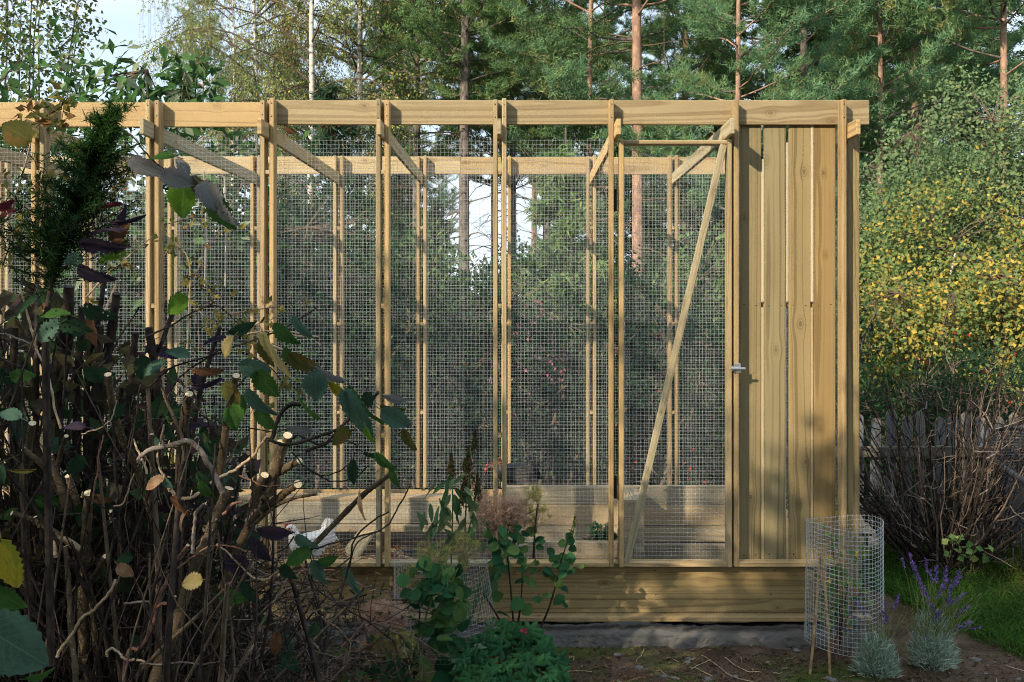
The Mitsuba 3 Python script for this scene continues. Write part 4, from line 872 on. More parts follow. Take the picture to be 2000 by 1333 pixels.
# ------------------------------------------------------------------ lavender
def lavender(label, cx, cy, r, h, fl, seed, spikes):
    k = thing('lavender', label, 'lavender', 'lavender plants at the right corner'); rg = np.random.default_rng(seed)
    n = 1500; o = rand_dirs(rg, n) * [1, 1, .9]; o[:, 2] = np.abs(o[:, 2]); q = rg.random((n, 1)) ** .45
    C = np.array([cx, cy, .02]) + o * q * [r, r, h]; D = o * [1, 1, .7] + rg.normal(size=(n, 3)) * .35 + [0, 0, .55]
    L = rg.uniform(.03, .062, n); s = rand_dirs(rg, n) + [0, -.6, .5]
    part(k, 'foliage', blades(C, D, s, L, .0056, .2, rng=rg).tint(TONES['lavender_leaf'], 4).shape(M['foliage']))
    st, F = Geo(), []
    for u, v, dy, sz in spikes:
        e = at(u, v, cy + dy); a = np.array([cx, cy, h * .5]) + rg.normal(size=3) * [r * .4, r * .3, .02]; b = curve([a, (a + e) / 2 + (e - [cx, cy, e[2]]) * -.1 + rg.normal(size=3) * .006, e], 5)
        st.join(tube(b, .0011, 4, bark=9)); d = unit(b[-1] - b[-4])
        m = int(34 * sz); t = rg.random(m); P = e + d * ((t - .35) * .062 * sz)[:, None] + rand_dirs(rg, m) * (.0075 * sz * (1.1 - .5 * t))[:, None]; fl_ = Geo()
        g = blades(P, rand_dirs(rg, m) + d * .8, rand_dirs(rg, m), .0125 * sz ** .5, .0085, .25, rng=rg).tint(TONES['lavender_flower'], 4); F.append(g)
    for _ in range(fl):
        a = np.array([cx, cy, h * .6]) + rg.normal(size=3) * [r * .5, r * .4, .02]; e = a + np.array([rg.normal() * .06 + (a[0] - cx) * .6, rg.normal() * .04, rg.uniform(.08, .20)])
        st.join(tube(curve([a, (a + e) / 2 + rg.normal(size=3) * .008, e], 3), .0010, 3, bark=9))
    part(k, 'stalks', st.shape(M['bark'], True))
    for g in F: part(k, 'flower_spike', g.shape(M['matte']))
lavender('small silvery lavender beside the round wire cage', at(1712, 1300, 4.64)[0], 4.64, .105, .20, 40, 3, [(1665, 1203, .02, 1.0), (1683, 1192, .05, 1.3), (1679, 1212, 0, .8), (1727, 1193, .04, 1.2), (1727, 1215, .03, .9), (1749, 1180, .02, 1.1), (1652, 1232, -.02, .7)])
lavender('large silvery lavender with many purple flower spikes', at(1822, 1290, 4.74)[0], 4.74, .115, .30, 130, 4,
         [(1784, 1106, .1, 1.4), (1765, 1103, .12, .8), (1789, 1122, .06, 1.1), (1810, 1108, .1, 1.1), (1797, 1138, .06, 1.0), (1828, 1124, .08, 1.3), (1818, 1126, .04, .8), (1846, 1130, .09, 1.4), (1845, 1143, .05, 1.0), (1863, 1135, .1, 1.4), (1866, 1141, .06, 1.1),
          (1805, 1158, .02, 1.5), (1812, 1168, .0, 1.0), (1835, 1160, .03, 1.1), (1853, 1165, .03, 1.4), (1852, 1180, 0, 1.1), (1870, 1171, .04, 1.2), (1875, 1196, .0, 1.3), (1826, 1195, -.04, 1.3), (1829, 1206, -.05, 1.1), (1880, 1222, -.02, 1.4), (1868, 1227, -.03, .9), (1903, 1227, .02, .8), (1858, 1232, -.03, .6)])

# ------------------------------------------------------------------ smoke bushes, butterfly bush, cranesbill
def round_leaves(k, pts, seed, L=.06, y=4.6, tones='smoke_leaf', facing=(0, -.8, .7), wid=.8):
    """Broad single leaves, each a part: (u, v, size) in the photograph."""
    rg = np.random.default_rng(seed); pal = TONES[tones][0]
    for n, (u, v, s) in enumerate(pts):
        c = at(u, v, y + rg.uniform(-.08, .08)); a = unit(rg.normal(size=3) + np.array([0, -.2, .1])); nn = unit(np.array(facing) + rg.normal(size=3) * .45); s2 = unit(np.cross(nn, a)); a = np.cross(s2, nn)
        V, F, uv = broad_leaf(1, wid, n, .85, .0, .22, .18, .03); V = (V - [.5, 0, 0]) * s * y / 2000
        col = np.array(pal[n % len(pal)]) * rg.uniform(.75, 1.25); part(k, 'leaf', Geo().add(c + V[:, :1] * a + V[:, 1:2] * s2 + V[:, 2:] * nn, F, uv, col).shape(M['foliage'], True))
def plume(k, u, v, ru, rv, y, n, tones, seed, name='plume'):
    rg = np.random.default_rng(seed); c = at(u, v, y); sc = y / 2000; g = Geo()
    hubs = c + rand_dirs(rg, n // 24) * rg.random((n // 24, 1)) ** .45 * [ru * sc, ru * sc * .8, rv * sc]
    C = np.repeat(hubs, 24, 0); D = rand_dirs(rg, len(C)) + unit(C - c + [0, 0, .03]) * .5
    g = needles(C, D, rg.uniform(.010, .032, len(C)), .0013, rg, np.repeat(rg.random((len(hubs), 2)), 24, 0)).tint(TONES[tones], 3, .2, 4)
    part(k, name, g.shape(M['foliage']))
    st = Geo(); b0 = at(u, v + rv * 1.3, y)
    for h in hubs[::2]: st.join(tube(np.array([b0 + (c - b0) * rg.random(), h]), [.0016, .0006], 3, cap=False, bark=8))
    part(k, name + '_stalks', st.shape(M['bark'], True))
def stems(k, lists, y, r, bark, seed=0):
    rg = np.random.default_rng(seed)
    for pts in lists:
        c = curve([at(u, v, y + (p[0] if p else 0)) for u, v, *p in pts], 5); part(k, 'stem', tube(c, np.linspace(r, r * .4, len(c)), 6, bark=bark).shape(M['bark'], True))
k = thing('smoke_bush', 'smoke bush with fluffy beige plume in front of the fifth bay', 'smoke bush')
stems(k, [[(1010, 1330), (1000, 1180), (990, 1060), (1000, 1000)], [(1005, 1260), (1018, 1170), (1020, 1090)], [(1040, 1260), (1075, 1180), (1095, 1100), (1118, 1030)], [(1042, 1090), (1045, 1030), (1050, 985)], [(945, 1160), (975, 1210), (1000, 1250)]], 4.66, .0055, 4)
plume(k, 965, 1000, 34, 40, 4.66, 6400, 'smoke_pink', 31); plume(k, 1005, 1008, 32, 36, 4.70, 6000, 'smoke_pink', 32); plume(k, 1042, 965, 18, 18, 4.68, 900, 'smoke_green', 33); plume(k, 1048, 1000, 34, 30, 4.72, 1500, 'smoke_green', 34)
rg = np.random.default_rng(35)
round_leaves(k, [(1000 + rg.normal() * 26, 1070 + rg.normal() * 30, rg.uniform(17, 28)) for _ in range(44)] + [(1090 + rg.normal() * 22, 1095 + rg.normal() * 26, rg.uniform(14, 24)) for _ in range(38)] + [(1112, 1050, 22), (1100, 1062, 22), (1118, 1072, 20), (1010, 1180, 34), (1030, 1190, 30), (985, 1200, 32), (1050, 1170, 24), (1040, 1140, 26), (1100, 1150, 26), (1092, 1172, 28), (970, 1165, 28)], 36, y=4.66)
g = Geo()
P = np.array([at(1118 + rg.normal() * 6 * (1 - t), 1050 - 42 * t, 4.66) for t in np.linspace(0, 1, 40)]); P[:, 0] += np.linspace(0, .012, 40)
part(k, 'shoot_tip', blades(P, rg.normal(size=P.shape) + [0, 0, .8], rand_dirs(rg, 40), .02, .009, .2, rng=rg).tint(([(.16, .24, .05), (.12, .20, .05)], [1, 1]), 4).shape(M['foliage']), 'pale green young shoot tip')
k = thing('smoke_bush', 'smoke bush with pinkish plume low beside the cut shrub', 'smoke bush')
stems(k, [[(830, 1333), (825, 1240), (850, 1150), (880, 1060)], [(825, 1280), (790, 1240), (765, 1215)], [(835, 1230), (870, 1160), (895, 1110)]], 4.40, .0055, 9)
plume(k, 752, 1205, 44, 36, 4.30, 8200, 'smoke_pink', 41); plume(k, 772, 1250, 42, 34, 4.28, 4200, 'smoke_green', 42); plume(k, 722, 1268, 28, 30, 4.32, 3000, 'smoke_pink', 43); plume(k, 850, 1085, 46, 34, 4.50, 2200, 'smoke_green', 44); plume(k, 905, 1070, 34, 44, 4.52, 1900, 'smoke_green', 46); plume(k, 800, 1130, 30, 30, 4.46, 1200, 'smoke_green', 47)
round_leaves(k, [(850 + rg.normal() * 30, 1180 + rg.normal() * 54, rg.uniform(20, 37)) for _ in range(96)] + [(730, 1305, 40), (770, 1312, 46), (800, 1290, 44), (870, 1310, 58), (890, 1262, 44), (850, 1270, 40), (760, 1290, 36), (905, 1300, 40), (806, 1118, 22), (860, 1330, 44), (790, 1335, 46)], 45, y=4.42)
def long_leaves(k, pts, y, tones, seed):
    rg = np.random.default_rng(seed); pal = TONES[tones][0]
    for n, (u0, v0, u1, v1, w) in enumerate(pts):
        a, b = at(u0, v0, y + rg.uniform(-.06, .06)), at(u1, v1, y + rg.uniform(-.1, .06)); d = b - a; L = np.linalg.norm(d); d = d / L
        nn = unit(np.array([rg.normal() * .5, -1, .3])); s2 = unit(np.cross(nn, d)); nn = np.cross(d, s2); V, F, uv = broad_leaf(L, w * y / 2000, n, .95, 0, .3, .06, .03)
        col = np.array(pal[n % len(pal)]) * rg.uniform(.8, 1.2) if w != 17.5 else np.array((.42, .36, .03)); part(k, 'leaf', Geo().add(a + V[:, :1] * d + V[:, 1:2] * s2 + V[:, 2:] * nn, F, uv, col).shape(M['foliage'], True))
k = thing('butterfly_bush', 'butterfly bush with drooping narrow leaves and faded brown flower spikes', 'butterfly bush')
stems(k, [[(872, 1290), (880, 1130), (884, 1000), (882, 900)], [(890, 1250), (905, 1100), (912, 960), (925, 850)], [(880, 1150), (915, 1040), (932, 940)], [(860, 1240), (845, 1120), (838, 1040)], [(1002, 1070), (965, 1115), (945, 1160), (930, 1230)], [(900, 1180), (940, 1130), (975, 1080)]], 4.80, .005, 9)
rg = np.random.default_rng(52)
for u, v0, v1, w in ((881, 930, 885, 9), (927, 880, 838, 7), (915, 955, 872, 14), (907, 990, 930, 13), (933, 985, 922, 10), (910, 915, 895, 10)):
    n = 420; t = rg.random(n); c = at(u, v0, 4.8) + (at(u, v1, 4.8) - at(u, v0, 4.8)) * t[:, None] + rand_dirs(rg, n) * (w * .0024 * (1.05 - t))[:, None]
    part(k, 'seed_spike', blades(c, rand_dirs(rg, n) + [0, 0, .8], rand_dirs(rg, n), .014, .007, .2, rng=rg).tint(TONES['spike'], 4, .3, 9).shape(M['foliage']))
rl = np.random.default_rng(54)
long_leaves(k, [(886, 965, 895, 1010, 17), (868, 975, 862, 1030, 15), (872, 990, 880, 1020, 14), (884, 920, 868, 960, 9), (886, 945, 910, 925, 8), (905, 950, 925, 970, 9), (918, 965, 920, 1010, 10), (858, 990, 845, 1050, 20), (845, 1020, 832, 1060, 17), (830, 1000, 822, 1040, 14),
    (890, 1040, 880, 1085, 15), (925, 1000, 930, 1040, 13), (938, 1125, 926, 1200, 13), (960, 1110, 968, 1165, 17), (1000, 1075, 945, 1105, 8), (975, 1085, 960, 1140, 10), (912, 1180, 922, 1225, 15), (907, 1175, 900, 1240, 13), (928, 1150, 926, 1165, 17.5), (888, 1205, 882, 1240, 7),
    (985, 1085, 1000, 1120, 10), (870, 940, 845, 965, 8), (935, 1010, 955, 1030, 8), (910, 1010, 890, 1050, 11), (900, 1060, 915, 1110, 12), (850, 1060, 830, 1100, 15), (865, 1090, 845, 1140, 15)] + [(u_, v_, u_ + rl.normal() * 16, v_ + rl.uniform(22, 46), rl.uniform(8, 15)) for u_, v_ in np.column_stack([rl.normal(885, 28, 46), rl.uniform(930, 1180, 46)])], 4.80, 'willowy', 53)
# cranesbill: lobed leaves
def lobed(seed):
    n = 5; ring = []; rg = np.random.default_rng(seed)
    for q in range(n):
        a0 = (q - (n - 1) / 2) * .98
        for f, r in ((-.42, .45), (-.30, .78), (-.20, .74), (-.10, .95), (0, 1.05), (.10, .95), (.20, .74), (.30, .78), (.42, .45)): ring.append((a0 + f, r * (1 - .07 * abs(q - 2)) * rg.uniform(.95, 1.05)))
    p = np.array([[r * math.sin(a), r * math.cos(a)] for a, r in ring]); r = np.linalg.norm(p, axis=1); mid = p * .5
    z = -.16 * r ** 2 + .05 * np.cos(np.array([a for a, _ in ring]) * 6.4); N = len(p)
    v = np.vstack([np.column_stack([p, z]), np.column_stack([mid, .06 + 0 * r]), [[0, 0, 0]]]); f = []
    for i in range(N - 1): f += [[i, i + 1, N + i + 1], [i, N + i + 1, N + i], [N + i, N + i + 1, 2 * N]]
    return v, np.array(f)
k = thing('cranesbill', 'low clump of lobed green leaves with one pink bloom at the bottom centre', 'cranesbill'); rg = np.random.default_rng(61); st = Geo(); c0 = at(1000, 1400, 4.45); c0[2] = 0
for n in range(112):
    u, v = 1000 + rg.uniform(-98, 98), 0; f = abs(u - 1000) / 100; top = 1215 + 75 * f ** 2; v = top + rg.random() ** 1.2 * (1345 - top); y = 4.62 - .45 * (v - 1215) / 120 + rg.uniform(-.06, .05)
    c = at(u, v, y); s = rg.uniform(19, 33) * y / 2000; nn = unit(np.array([(u - 1000) * .004, -.55, .85]) + rg.normal(size=3) * .32); a = unit(rg.normal(size=3) + np.array([(u - 1000) * .01, -.6, -.1])); s2 = unit(np.cross(a, nn)); a = np.cross(nn, s2)
    V, F = lobed(n); V = V * s; col = np.array(TONES['geranium'][0][0 if n % 3 else 1]) * rg.uniform(.75, 1.25)
    if n % 37 == 5: col = np.array((.17, .24, .16))
    part(k, 'leaf', Geo().add(c + V[:, :1] * s2 + V[:, 1:2] * a + V[:, 2:] * nn, F, None, col).shape(M['foliage'], True)); st.join(tube(np.array([c, c * .6 + c0 * .4 + rg.normal(size=3) * .02, c0 + rg.normal(size=3) * .05]), .0016, 4, cap=False, bark=9))
part(k, 'stalks', st.shape(M['bark'], True))
P = at(1025, 1232, 4.5) + rg.normal(size=(9, 3)) * .008; part(k, 'flower', blades(P, rg.normal(size=(9, 3)) + [.5, -.3, .6], rand_dirs(rg, 9), .026, .014, .1, rng=rg).tint(([(.55, .10, .14)], [1]), 4).shape(M['foliage']), 'small pink bloom')
own('bed_plant', 'small dark leafy plant inside the timber planter', 'plant', bush(64, (.10, .08, .09), 26, 10, .045, .025, .1, 6, .3, .6, 4, .16, .02), 'dark', (at(1170, 1040, 6.15)[0], 6.15, .10))
# litter on the soil
rg = np.random.default_rng(70); n = 900; P = np.column_stack([rg.uniform(-.2, 2.6, n), rg.uniform(4.45, 4.97, n), np.zeros(n)]); P[:, 2] = ground_z(P[:, 0], P[:, 1]) + .006
g = blades(P, rg.normal(size=(n, 3)) * [1, 1, .12], rg.normal(size=(n, 3)) * .25 + [0, 0, 1], rg.uniform(.008, .034, n), rg.uniform(.006, .02, n), .2, rng=rg).tint(TONES['litter'], 4, .3, 3)
put('leaf_litter', g.shape(M['foliage'])); labels['leaf_litter'] = {'label': 'fallen leaves and crumbs scattered on the soil at the footing', 'category': 'leaf litter', 'kind': 'stuff'}
for n in range(34):
    x, y = rg.uniform(0, 2.7), rg.uniform(4.45, 4.95); m_ = trimesh.creation.icosphere(2, rg.uniform(.006, .019)); V = m_.vertices * [1.3, 1, .7]; V = V * (1 + .5 * (meshkit.noise(V * 90 + n)[:, None] - .5)) + [x, y, ground_z(x, y) + .003]
    scene[f'pebbles__{n + 1:03d}'] = Geo().add(V, m_.faces).shape(M['stone'], True)
labels['pebbles'] = {'label': 'small stones and clods strewn over the soil at the footing', 'category': 'pebbles', 'kind': 'stuff'}
g = Geo()
for n in range(120):
    x, y = rg.uniform(0, 2.6), rg.uniform(4.45, 4.97); a = rg.uniform(0, 2 * PI); L = rg.uniform(.02, .12); t = np.linspace(0, 1, 4)[:, None]
    p = np.array([x, y, 0]) + np.array([math.cos(a), math.sin(a), 0]) * L * t + rg.normal(size=(4, 3)) * [.006, .006, .002]; p[:, 2] += ground_z(p[:, 0], p[:, 1]) + .006; g.join(tube(p, rg.uniform(.0008, .0022), 4, bark=[3, 8, 6, 4][n % 4]))
put('fallen_twigs', g.shape(M['bark'], True)); labels['fallen_twigs'] = {'label': 'small fallen twigs lying on the soil at the footing', 'category': 'twigs', 'kind': 'stuff'}
for lab, pts in (('long pale straw lying on the soil below the door', [(1370, 1286), (1420, 1306), (1465, 1322), (1490, 1340)]), ('short pale straw right of the long one', [(1415, 1290), (1450, 1302), (1485, 1310)])):
    q = [at(u, v, 2000 * 1.69 / (v - 590)) for u, v in pts]; q = curve(q, 6); q[:, 2] = ground_z(q[:, 0], q[:, 1]) + .008
    k = thing('straw', lab, 'straw', 'straws on the soil'); put(k, tube(q, .0019, 5, bark=8).shape(M['bark'], True))
def moss_grass():
    rg = np.random.default_rng(71); n = 9000; x, y = rg.uniform(.1, 1.5, n), rg.uniform(4.42, 4.93, n); f = meshkit.fbm(np.stack([x * 4, y * 7, x * 0], -1), 3, 6); kp = f > .54; x, y = x[kp], y[kp]; n = len(x)
    P = np.column_stack([x, y, ground_z(x, y)]); return needles(P, np.column_stack([rg.normal(size=(n, 2)) * .6, np.ones(n)]), rg.uniform(.006, .018, n), .0022, rg).tint(TONES['grass'], 3, .5, 2)
put('moss', moss_grass().shape(M['foliage'])); labels['moss'] = {'label': 'short moss and grass patches on the soil below the door', 'category': 'moss', 'kind': 'stuff'}
# ------------------------------------------------------------------ the cut-back hazel at the left
hz = thing('hazel_bush', 'hard pruned hazel with pale cut stubs and large drooping leaves in the left foreground', 'shrub')
YB = 3.0
def limb(pts, w, y=YB, bark=5, cut=True, dy=0.0, taper=.75, wob=0, seed=0, name='stem'):
    """A limb from its tip down, at the photograph's points; w is its width there at the tip."""
    p = np.array([at(q[0], q[1], y + (q[2] if len(q) > 2 else dy * i)) for i, q in enumerate(pts)])
    c = curve(p, 6); rg = np.random.default_rng(seed + int(pts[0][0])); n = len(c)
    c[1:] += np.cumsum(rg.normal(size=(n - 1, 3)) * wob, 0)
    r = w * y / 4000 * np.linspace(1, 1 / taper, n) * (1 + .07 * np.sin(np.arange(n) * 1.9 + pts[0][0]) + .06 * rg.normal(size=n))
    part(hz, name, tube(c, r, 9 if w > 7 else 6, bark=bark).shape(M['bark'], True))
    if cut:
        d = unit(c[0] - c[1]); n_ = unit(d + np.array([0, -.35, .25]))
        part(hz, 'cut_face', disk(c[0] + d * (r[0] * .35 + .0006), n_, r[0] * 1.02, 12).shape(M['cut_wood']))
    return c
for pts, w, dy in (
    ([(211, 734), (222, 800), (242, 864), (270, 919), (300, 1050), (320, 1400)], 14, .05), ([(369, 772), (362, 815), (357, 853), (352, 957), (345, 1100), (340, 1400)], 19, .04),
    ([(461, 736), (450, 790), (440, 847), (425, 960), (400, 1150), (380, 1400)], 14, .06), ([(561, 853), (545, 900), (522, 963), (495, 1010), (456, 1095), (400, 1250), (360, 1400)], 16, .05),
    ([(550, 868), (538, 915), (522, 963)], 19, .02), ([(583, 901), (560, 913), (535, 928)], 14, .02), ([(516, 930), (503, 955), (495, 990)], 15, .02),
    ([(446, 957), (432, 985), (418, 1018), (402, 1060), (385, 1095), (352, 1194), (330, 1260), (308, 1309), (285, 1400)], 18, -.01), ([(580, 947), (562, 958), (544, 974), (500, 1010), (470, 1060)], 15, .03),
    ([(63, 829), (57, 865), (52, 900), (46, 960), (60, 1200), (80, 1400)], 14, .03), ([(47, 878), (65, 893), (88, 913), (105, 938), (119, 965)], 10, .01), ([(98, 892), (108, 925), (121, 957), (128, 990)], 13, .0),
    ([(129, 853), (120, 880), (112, 915), (104, 960)], 9, .03), ([(134, 932), (140, 952), (150, 985)], 13, .01), ([(173, 966), (170, 1020), (166, 1095), (162, 1200), (168, 1400)], 18, .03),
    ([(25, 1003), (55, 1012), (82, 1026), (120, 1050), (170, 1120), (200, 1400)], 10, .02), ([(128, 1069), (131, 1105), (135, 1150), (138, 1221), (143, 1270), (147, 1304), (150, 1400)], 9, -.02),
    ([(205, 1088), (195, 1110), (180, 1130)], 11, .03), ([(763, 925), (735, 947), (707, 969), (664, 1012), (621, 1056), (586, 1092), (560, 1117), (500, 1150), (440, 1210), (400, 1330)], 10, .02),
    ([(621, 965), (595, 969), (569, 975), (534, 992), (490, 1030)], 6, .02), ([(70, 1011), (73, 1020), (78, 1030)], 7, .0), ([(296, 850), (294, 880), (300, 915), (312, 945)], 7, .0)):
    limb(pts, w, dy=dy)
# a stub that hangs down, its bark pale
limb([(108, 1085), (107, 1068), (112, 1056), (130, 1055), (160, 1075)], 10, bark=8, dy=.01)
# tall dark uncut stems behind
for pts, w in (([(228, 574), (222, 620), (217, 655), (202, 736), (190, 900), (200, 1300)], 17), ([(135, 560), (132, 610), (126, 655), (112, 749), (105, 950), (120, 1300)], 21), ([(195, 636), (192, 700), (186, 765), (175, 900), (180, 1300)], 14),
    ([(160, 600), (156, 680), (150, 800), (150, 1300)], 13), ([(290, 640), (300, 700), (310, 780), (300, 950), (270, 1300)], 15), ([(205, 540), (190, 640), (170, 760), (165, 1300)], 9), ([(318, 668), (335, 620), (352, 600)], 7),
    ([(430, 640), (410, 700), (390, 770), (370, 900), (330, 1300)], 9), ([(350, 570), (320, 660), (300, 720), (290, 900), (260, 1300)], 8), ([(265, 650), (255, 760), (250, 900), (240, 1300)], 12), ([(30, 640), (25, 800), (40, 1300)], 12), ([(80, 620), (70, 760), (80, 1300)], 10)):
    limb(pts, w, y=3.35, bark=4, cut=False, dy=.02)
# grey, red and pale twigs in front
for pts, w, bk in (
    ([(271, 903), (281, 888), (297, 880), (330, 872), (368, 861), (390, 878), (407, 902), (423, 926), (440, 960)], 9, 6), ([(520, 853), (508, 873), (495, 891), (475, 907), (456, 919), (428, 932), (400, 950), (374, 968), (352, 973), (341, 970), (330, 960), (322, 950)], 5.5, 8),
    ([(366, 1066), (352, 1082), (341, 1098), (325, 1130), (313, 1163), (300, 1215), (286, 1245), (265, 1262), (247, 1278), (235, 1400)], 6, 7), ([(341, 1166), (328, 1176), (310, 1180), (291, 1194)], 6, 7), ([(291, 1176), (265, 1178), (244, 1183)], 4, 6),
    ([(283, 1294), (270, 1290), (255, 1290), (246, 1282), (236, 1272), (222, 1267), (209, 1270), (204, 1280)], 4.5, 8), ([(429, 1292), (390, 1294), (352, 1287), (310, 1290), (275, 1288)], 3, 6), ([(311, 748), (320, 775), (330, 803), (340, 830), (349, 858), (352, 900)], 6, 5), ([(275, 752), (268, 790), (262, 830), (250, 880)], 4, 4),
    ([(225, 1132), (213, 1160), (190, 1185), (165, 1200), (148, 1225), (125, 1260), (110, 1280)], 5, 8), ([(400, 985), (385, 1000), (384, 1020), (380, 1050), (376, 1080)], 6, 6), ([(345, 1075), (322, 1120), (300, 1180), (283, 1250)], 3, 3), ([(520, 1082), (480, 1075), (445, 1068), (410, 1068), (380, 1085), (345, 1110)], 3, 7), ([(560, 1100), (530, 1130), (505, 1134), (480, 1118), (450, 1085), (428, 1062)], 3, 8),
    ([(523, 1122), (495, 1110), (465, 1096), (425, 1095)], 3.5, 6), ([(473, 981), (455, 985), (440, 993), (430, 1003)], 5, 7), ([(550, 947), (520, 945), (490, 935), (460, 925)], 2.5, 7), ([(320, 830), (310, 870), (304, 900), (322, 960)], 4, 8), ([(258, 855), (275, 890), (290, 925)], 4, 8), ([(228, 782), (215, 820), (190, 838), (165, 845), (150, 850)], 2.5, 8),
    ([(40, 560), (55, 610), (70, 670), (90, 720), (105, 770), (118, 830)], 4, 8), ([(0, 652), (35, 660), (75, 678)], 3, 6), ([(202, 850), (190, 900), (187, 940), (180, 990)], 3, 7), ([(262, 925), (246, 960), (232, 985), (215, 990)], 2.5, 8), ([(272, 600), (240, 650), (215, 690), (190, 720)], 3, 4),
    ([(760, 1000), (740, 1010), (700, 1050), (690, 1090), (680, 1130)], 3, 4), ([(800, 950), (760, 1020), (720, 1040), (640, 1060), (585, 1070)], 3, 4), ([(735, 1040), (700, 1060), (683, 1100), (670, 1140)], 2.5, 4), ([(740, 765), (720, 790), (700, 800), (670, 830), (640, 850), (560, 870), (520, 860)], 5, 4), ([(700, 870), (660, 860), (620, 865), (580, 850), (560, 870)], 4, 4), ([(685, 815), (668, 835), (640, 860), (600, 870)], 5, 4), ([(588, 790), (565, 795), (545, 820), (530, 860)], 7, 4),
    ([(540, 640), (600, 660), (612, 665), (560, 660), (520, 655), (490, 660), (465, 662)], 3, 8), ([(618, 730), (590, 700), (560, 690), (530, 680)], 4, 8), ([(660, 770), (640, 755), (625, 745), (600, 720)], 3.5, 8), ([(620, 600), (560, 640), (500, 660), (420, 690), (330, 720), (280, 760)], 3, 4), ([(480, 650), (420, 690), (350, 740), (320, 790)], 3, 4), ([(560, 690), (480, 740), (440, 800)], 3, 4),
    ([(615, 930), (590, 940), (555, 955)], 2, 6), ([(690, 900), (660, 925), (630, 932), (600, 915), (575, 885)], 2.5, 4), ([(720, 910), (690, 935), (650, 940), (610, 920)], 2.5, 4), ([(330, 340), (290, 310), (255, 270), (225, 250)], 3, 4), ([(420, 590), (370, 615), (330, 640), (280, 660)], 3, 4)):
    limb(pts, w, y=2.9, bark=bk, cut=(w > 5.6 and pts[0][1] > 840), dy=.0, taper=.8, wob=.0012)
rg = np.random.default_rng(81); tw = Geo()
for n in range(430):
    x = rg.uniform(-2.4, -.75); y = rg.uniform(2.75, 4.15); top = float(np.interp(x * 3.0 / y, [-2.4, -1.5, -1.1, -.85, -.6, -.3], [1.75, 1.70, 1.55, 1.30, 1.05, .75])) * rg.uniform(.45, 1.0)
    if 1020 + 2000 * x / y > 500 and 590 - 2000 * (top - EYE) / y < 1075: top = EYE - rg.uniform(485, 700) * y / 2000
    if top < .1: continue
    b = np.array([-1.45 + (x + 1.45) * .55 + rg.normal() * .12, 3.4 + (y - 3.4) * .5, 0]); e = np.array([x + rg.normal() * .10, y, top]); m = (b + e) / 2 + rg.normal(size=3) * [.13, .12, .05]
    c = curve([b, m, e], 4); r = rg.choice([.003, .005, .008, .012], p=[.42, .38, .16, .04]); tw.join(tube(c, np.linspace(r * 1.3, r * .6, len(c)), 4, cap=False, bark=[4, 4, 4, 4, 3][n % 5]))
    for _ in range(3):
        i = rg.integers(3, len(c)); d = unit(rg.normal(size=3) + [0, -.2, .4]) * rg.uniform(.08, .32); p = c[i] + d * np.linspace(0, 1, 4)[:, None] + np.cumsum(rg.normal(size=(4, 3)) * .012, 0); p[0] = c[i]
        tw.join(tube(p, np.linspace(.0022, .0009, 4), 3, cap=False, bark=[4, 3, 4, 4, 4][n % 5]))
n = 3600; x = rg.uniform(-2.6, -.95, n); y = rg.uniform(3.1, 4.1, n); ok = 1020 + 2000 * x / y < 500; x, y = x[ok], y[ok]; n = len(x); z = rg.random(n) * np.interp(x * 3.2 / y, [-2.6, -1.5, -1.1, -.85, -.6], [1.85, 1.75, 1.45, 1.15, .85])
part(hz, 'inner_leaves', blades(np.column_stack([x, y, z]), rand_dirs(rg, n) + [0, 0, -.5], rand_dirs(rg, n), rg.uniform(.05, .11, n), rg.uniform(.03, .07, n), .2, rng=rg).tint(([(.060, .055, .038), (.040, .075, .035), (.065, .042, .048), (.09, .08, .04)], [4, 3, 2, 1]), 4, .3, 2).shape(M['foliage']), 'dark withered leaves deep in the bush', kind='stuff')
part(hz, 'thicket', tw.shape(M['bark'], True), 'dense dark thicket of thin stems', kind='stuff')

def put_leaf(u, v, L, Wd, ang, sort, y=2.75, tilt=0, pitch=0, shape=.72, fold=.28, droop=.32, wave=.085, serr=.10, hole=False, holder=None, name='leaf', seed=None):
    """A leaf centred at (u, v), L x Wd pixels long and broad, its tip towards ang (degrees, 90 = up)."""
    s = y / 2000; n = seed if seed is not None else int(u * 7 + v * 13) % 9973
    V, F, uv = broad_leaf(L * s, Wd * s, n, shape, serr, fold, droop, wave, hole or n % 5 == 0)
    st_ = tube(np.array([[-.34 * L * s, 0, -.05 * L * s], [-.15 * L * s, .01 * L * s, .0], [.02 * L * s, 0, 0]]), [.0012, .0010, .0009], 4); F = np.vstack([F, np.vstack(st_.f) + len(V)]); V = np.vstack([V, np.vstack(st_.v)]); uv = np.vstack([uv, np.tile([0., .5], (st_.n, 1))]); V = V - [L * s * .5, 0, -droop * L * s * .3]
    a = math.radians(ang); d = unit(np.array([math.cos(a), -math.sin(math.radians(pitch)), math.sin(a)])); nn = np.array([0, -1.0, .15]); s2 = unit(np.cross(nn, d)); nn = np.cross(d, s2)
    q = math.radians(tilt); s3 = s2 * math.cos(q) + nn * math.sin(q); n3 = nn * math.cos(q) - s2 * math.sin(q)
    uv = uv + [4 * VNAMES.index(sort), 0]
    part(holder or hz, name, Geo().add(at(u, v, y) + V[:, :1] * d + V[:, 1:2] * s3 + V[:, 2:] * n3, F, uv).shape(M['broad_leaf'], True))
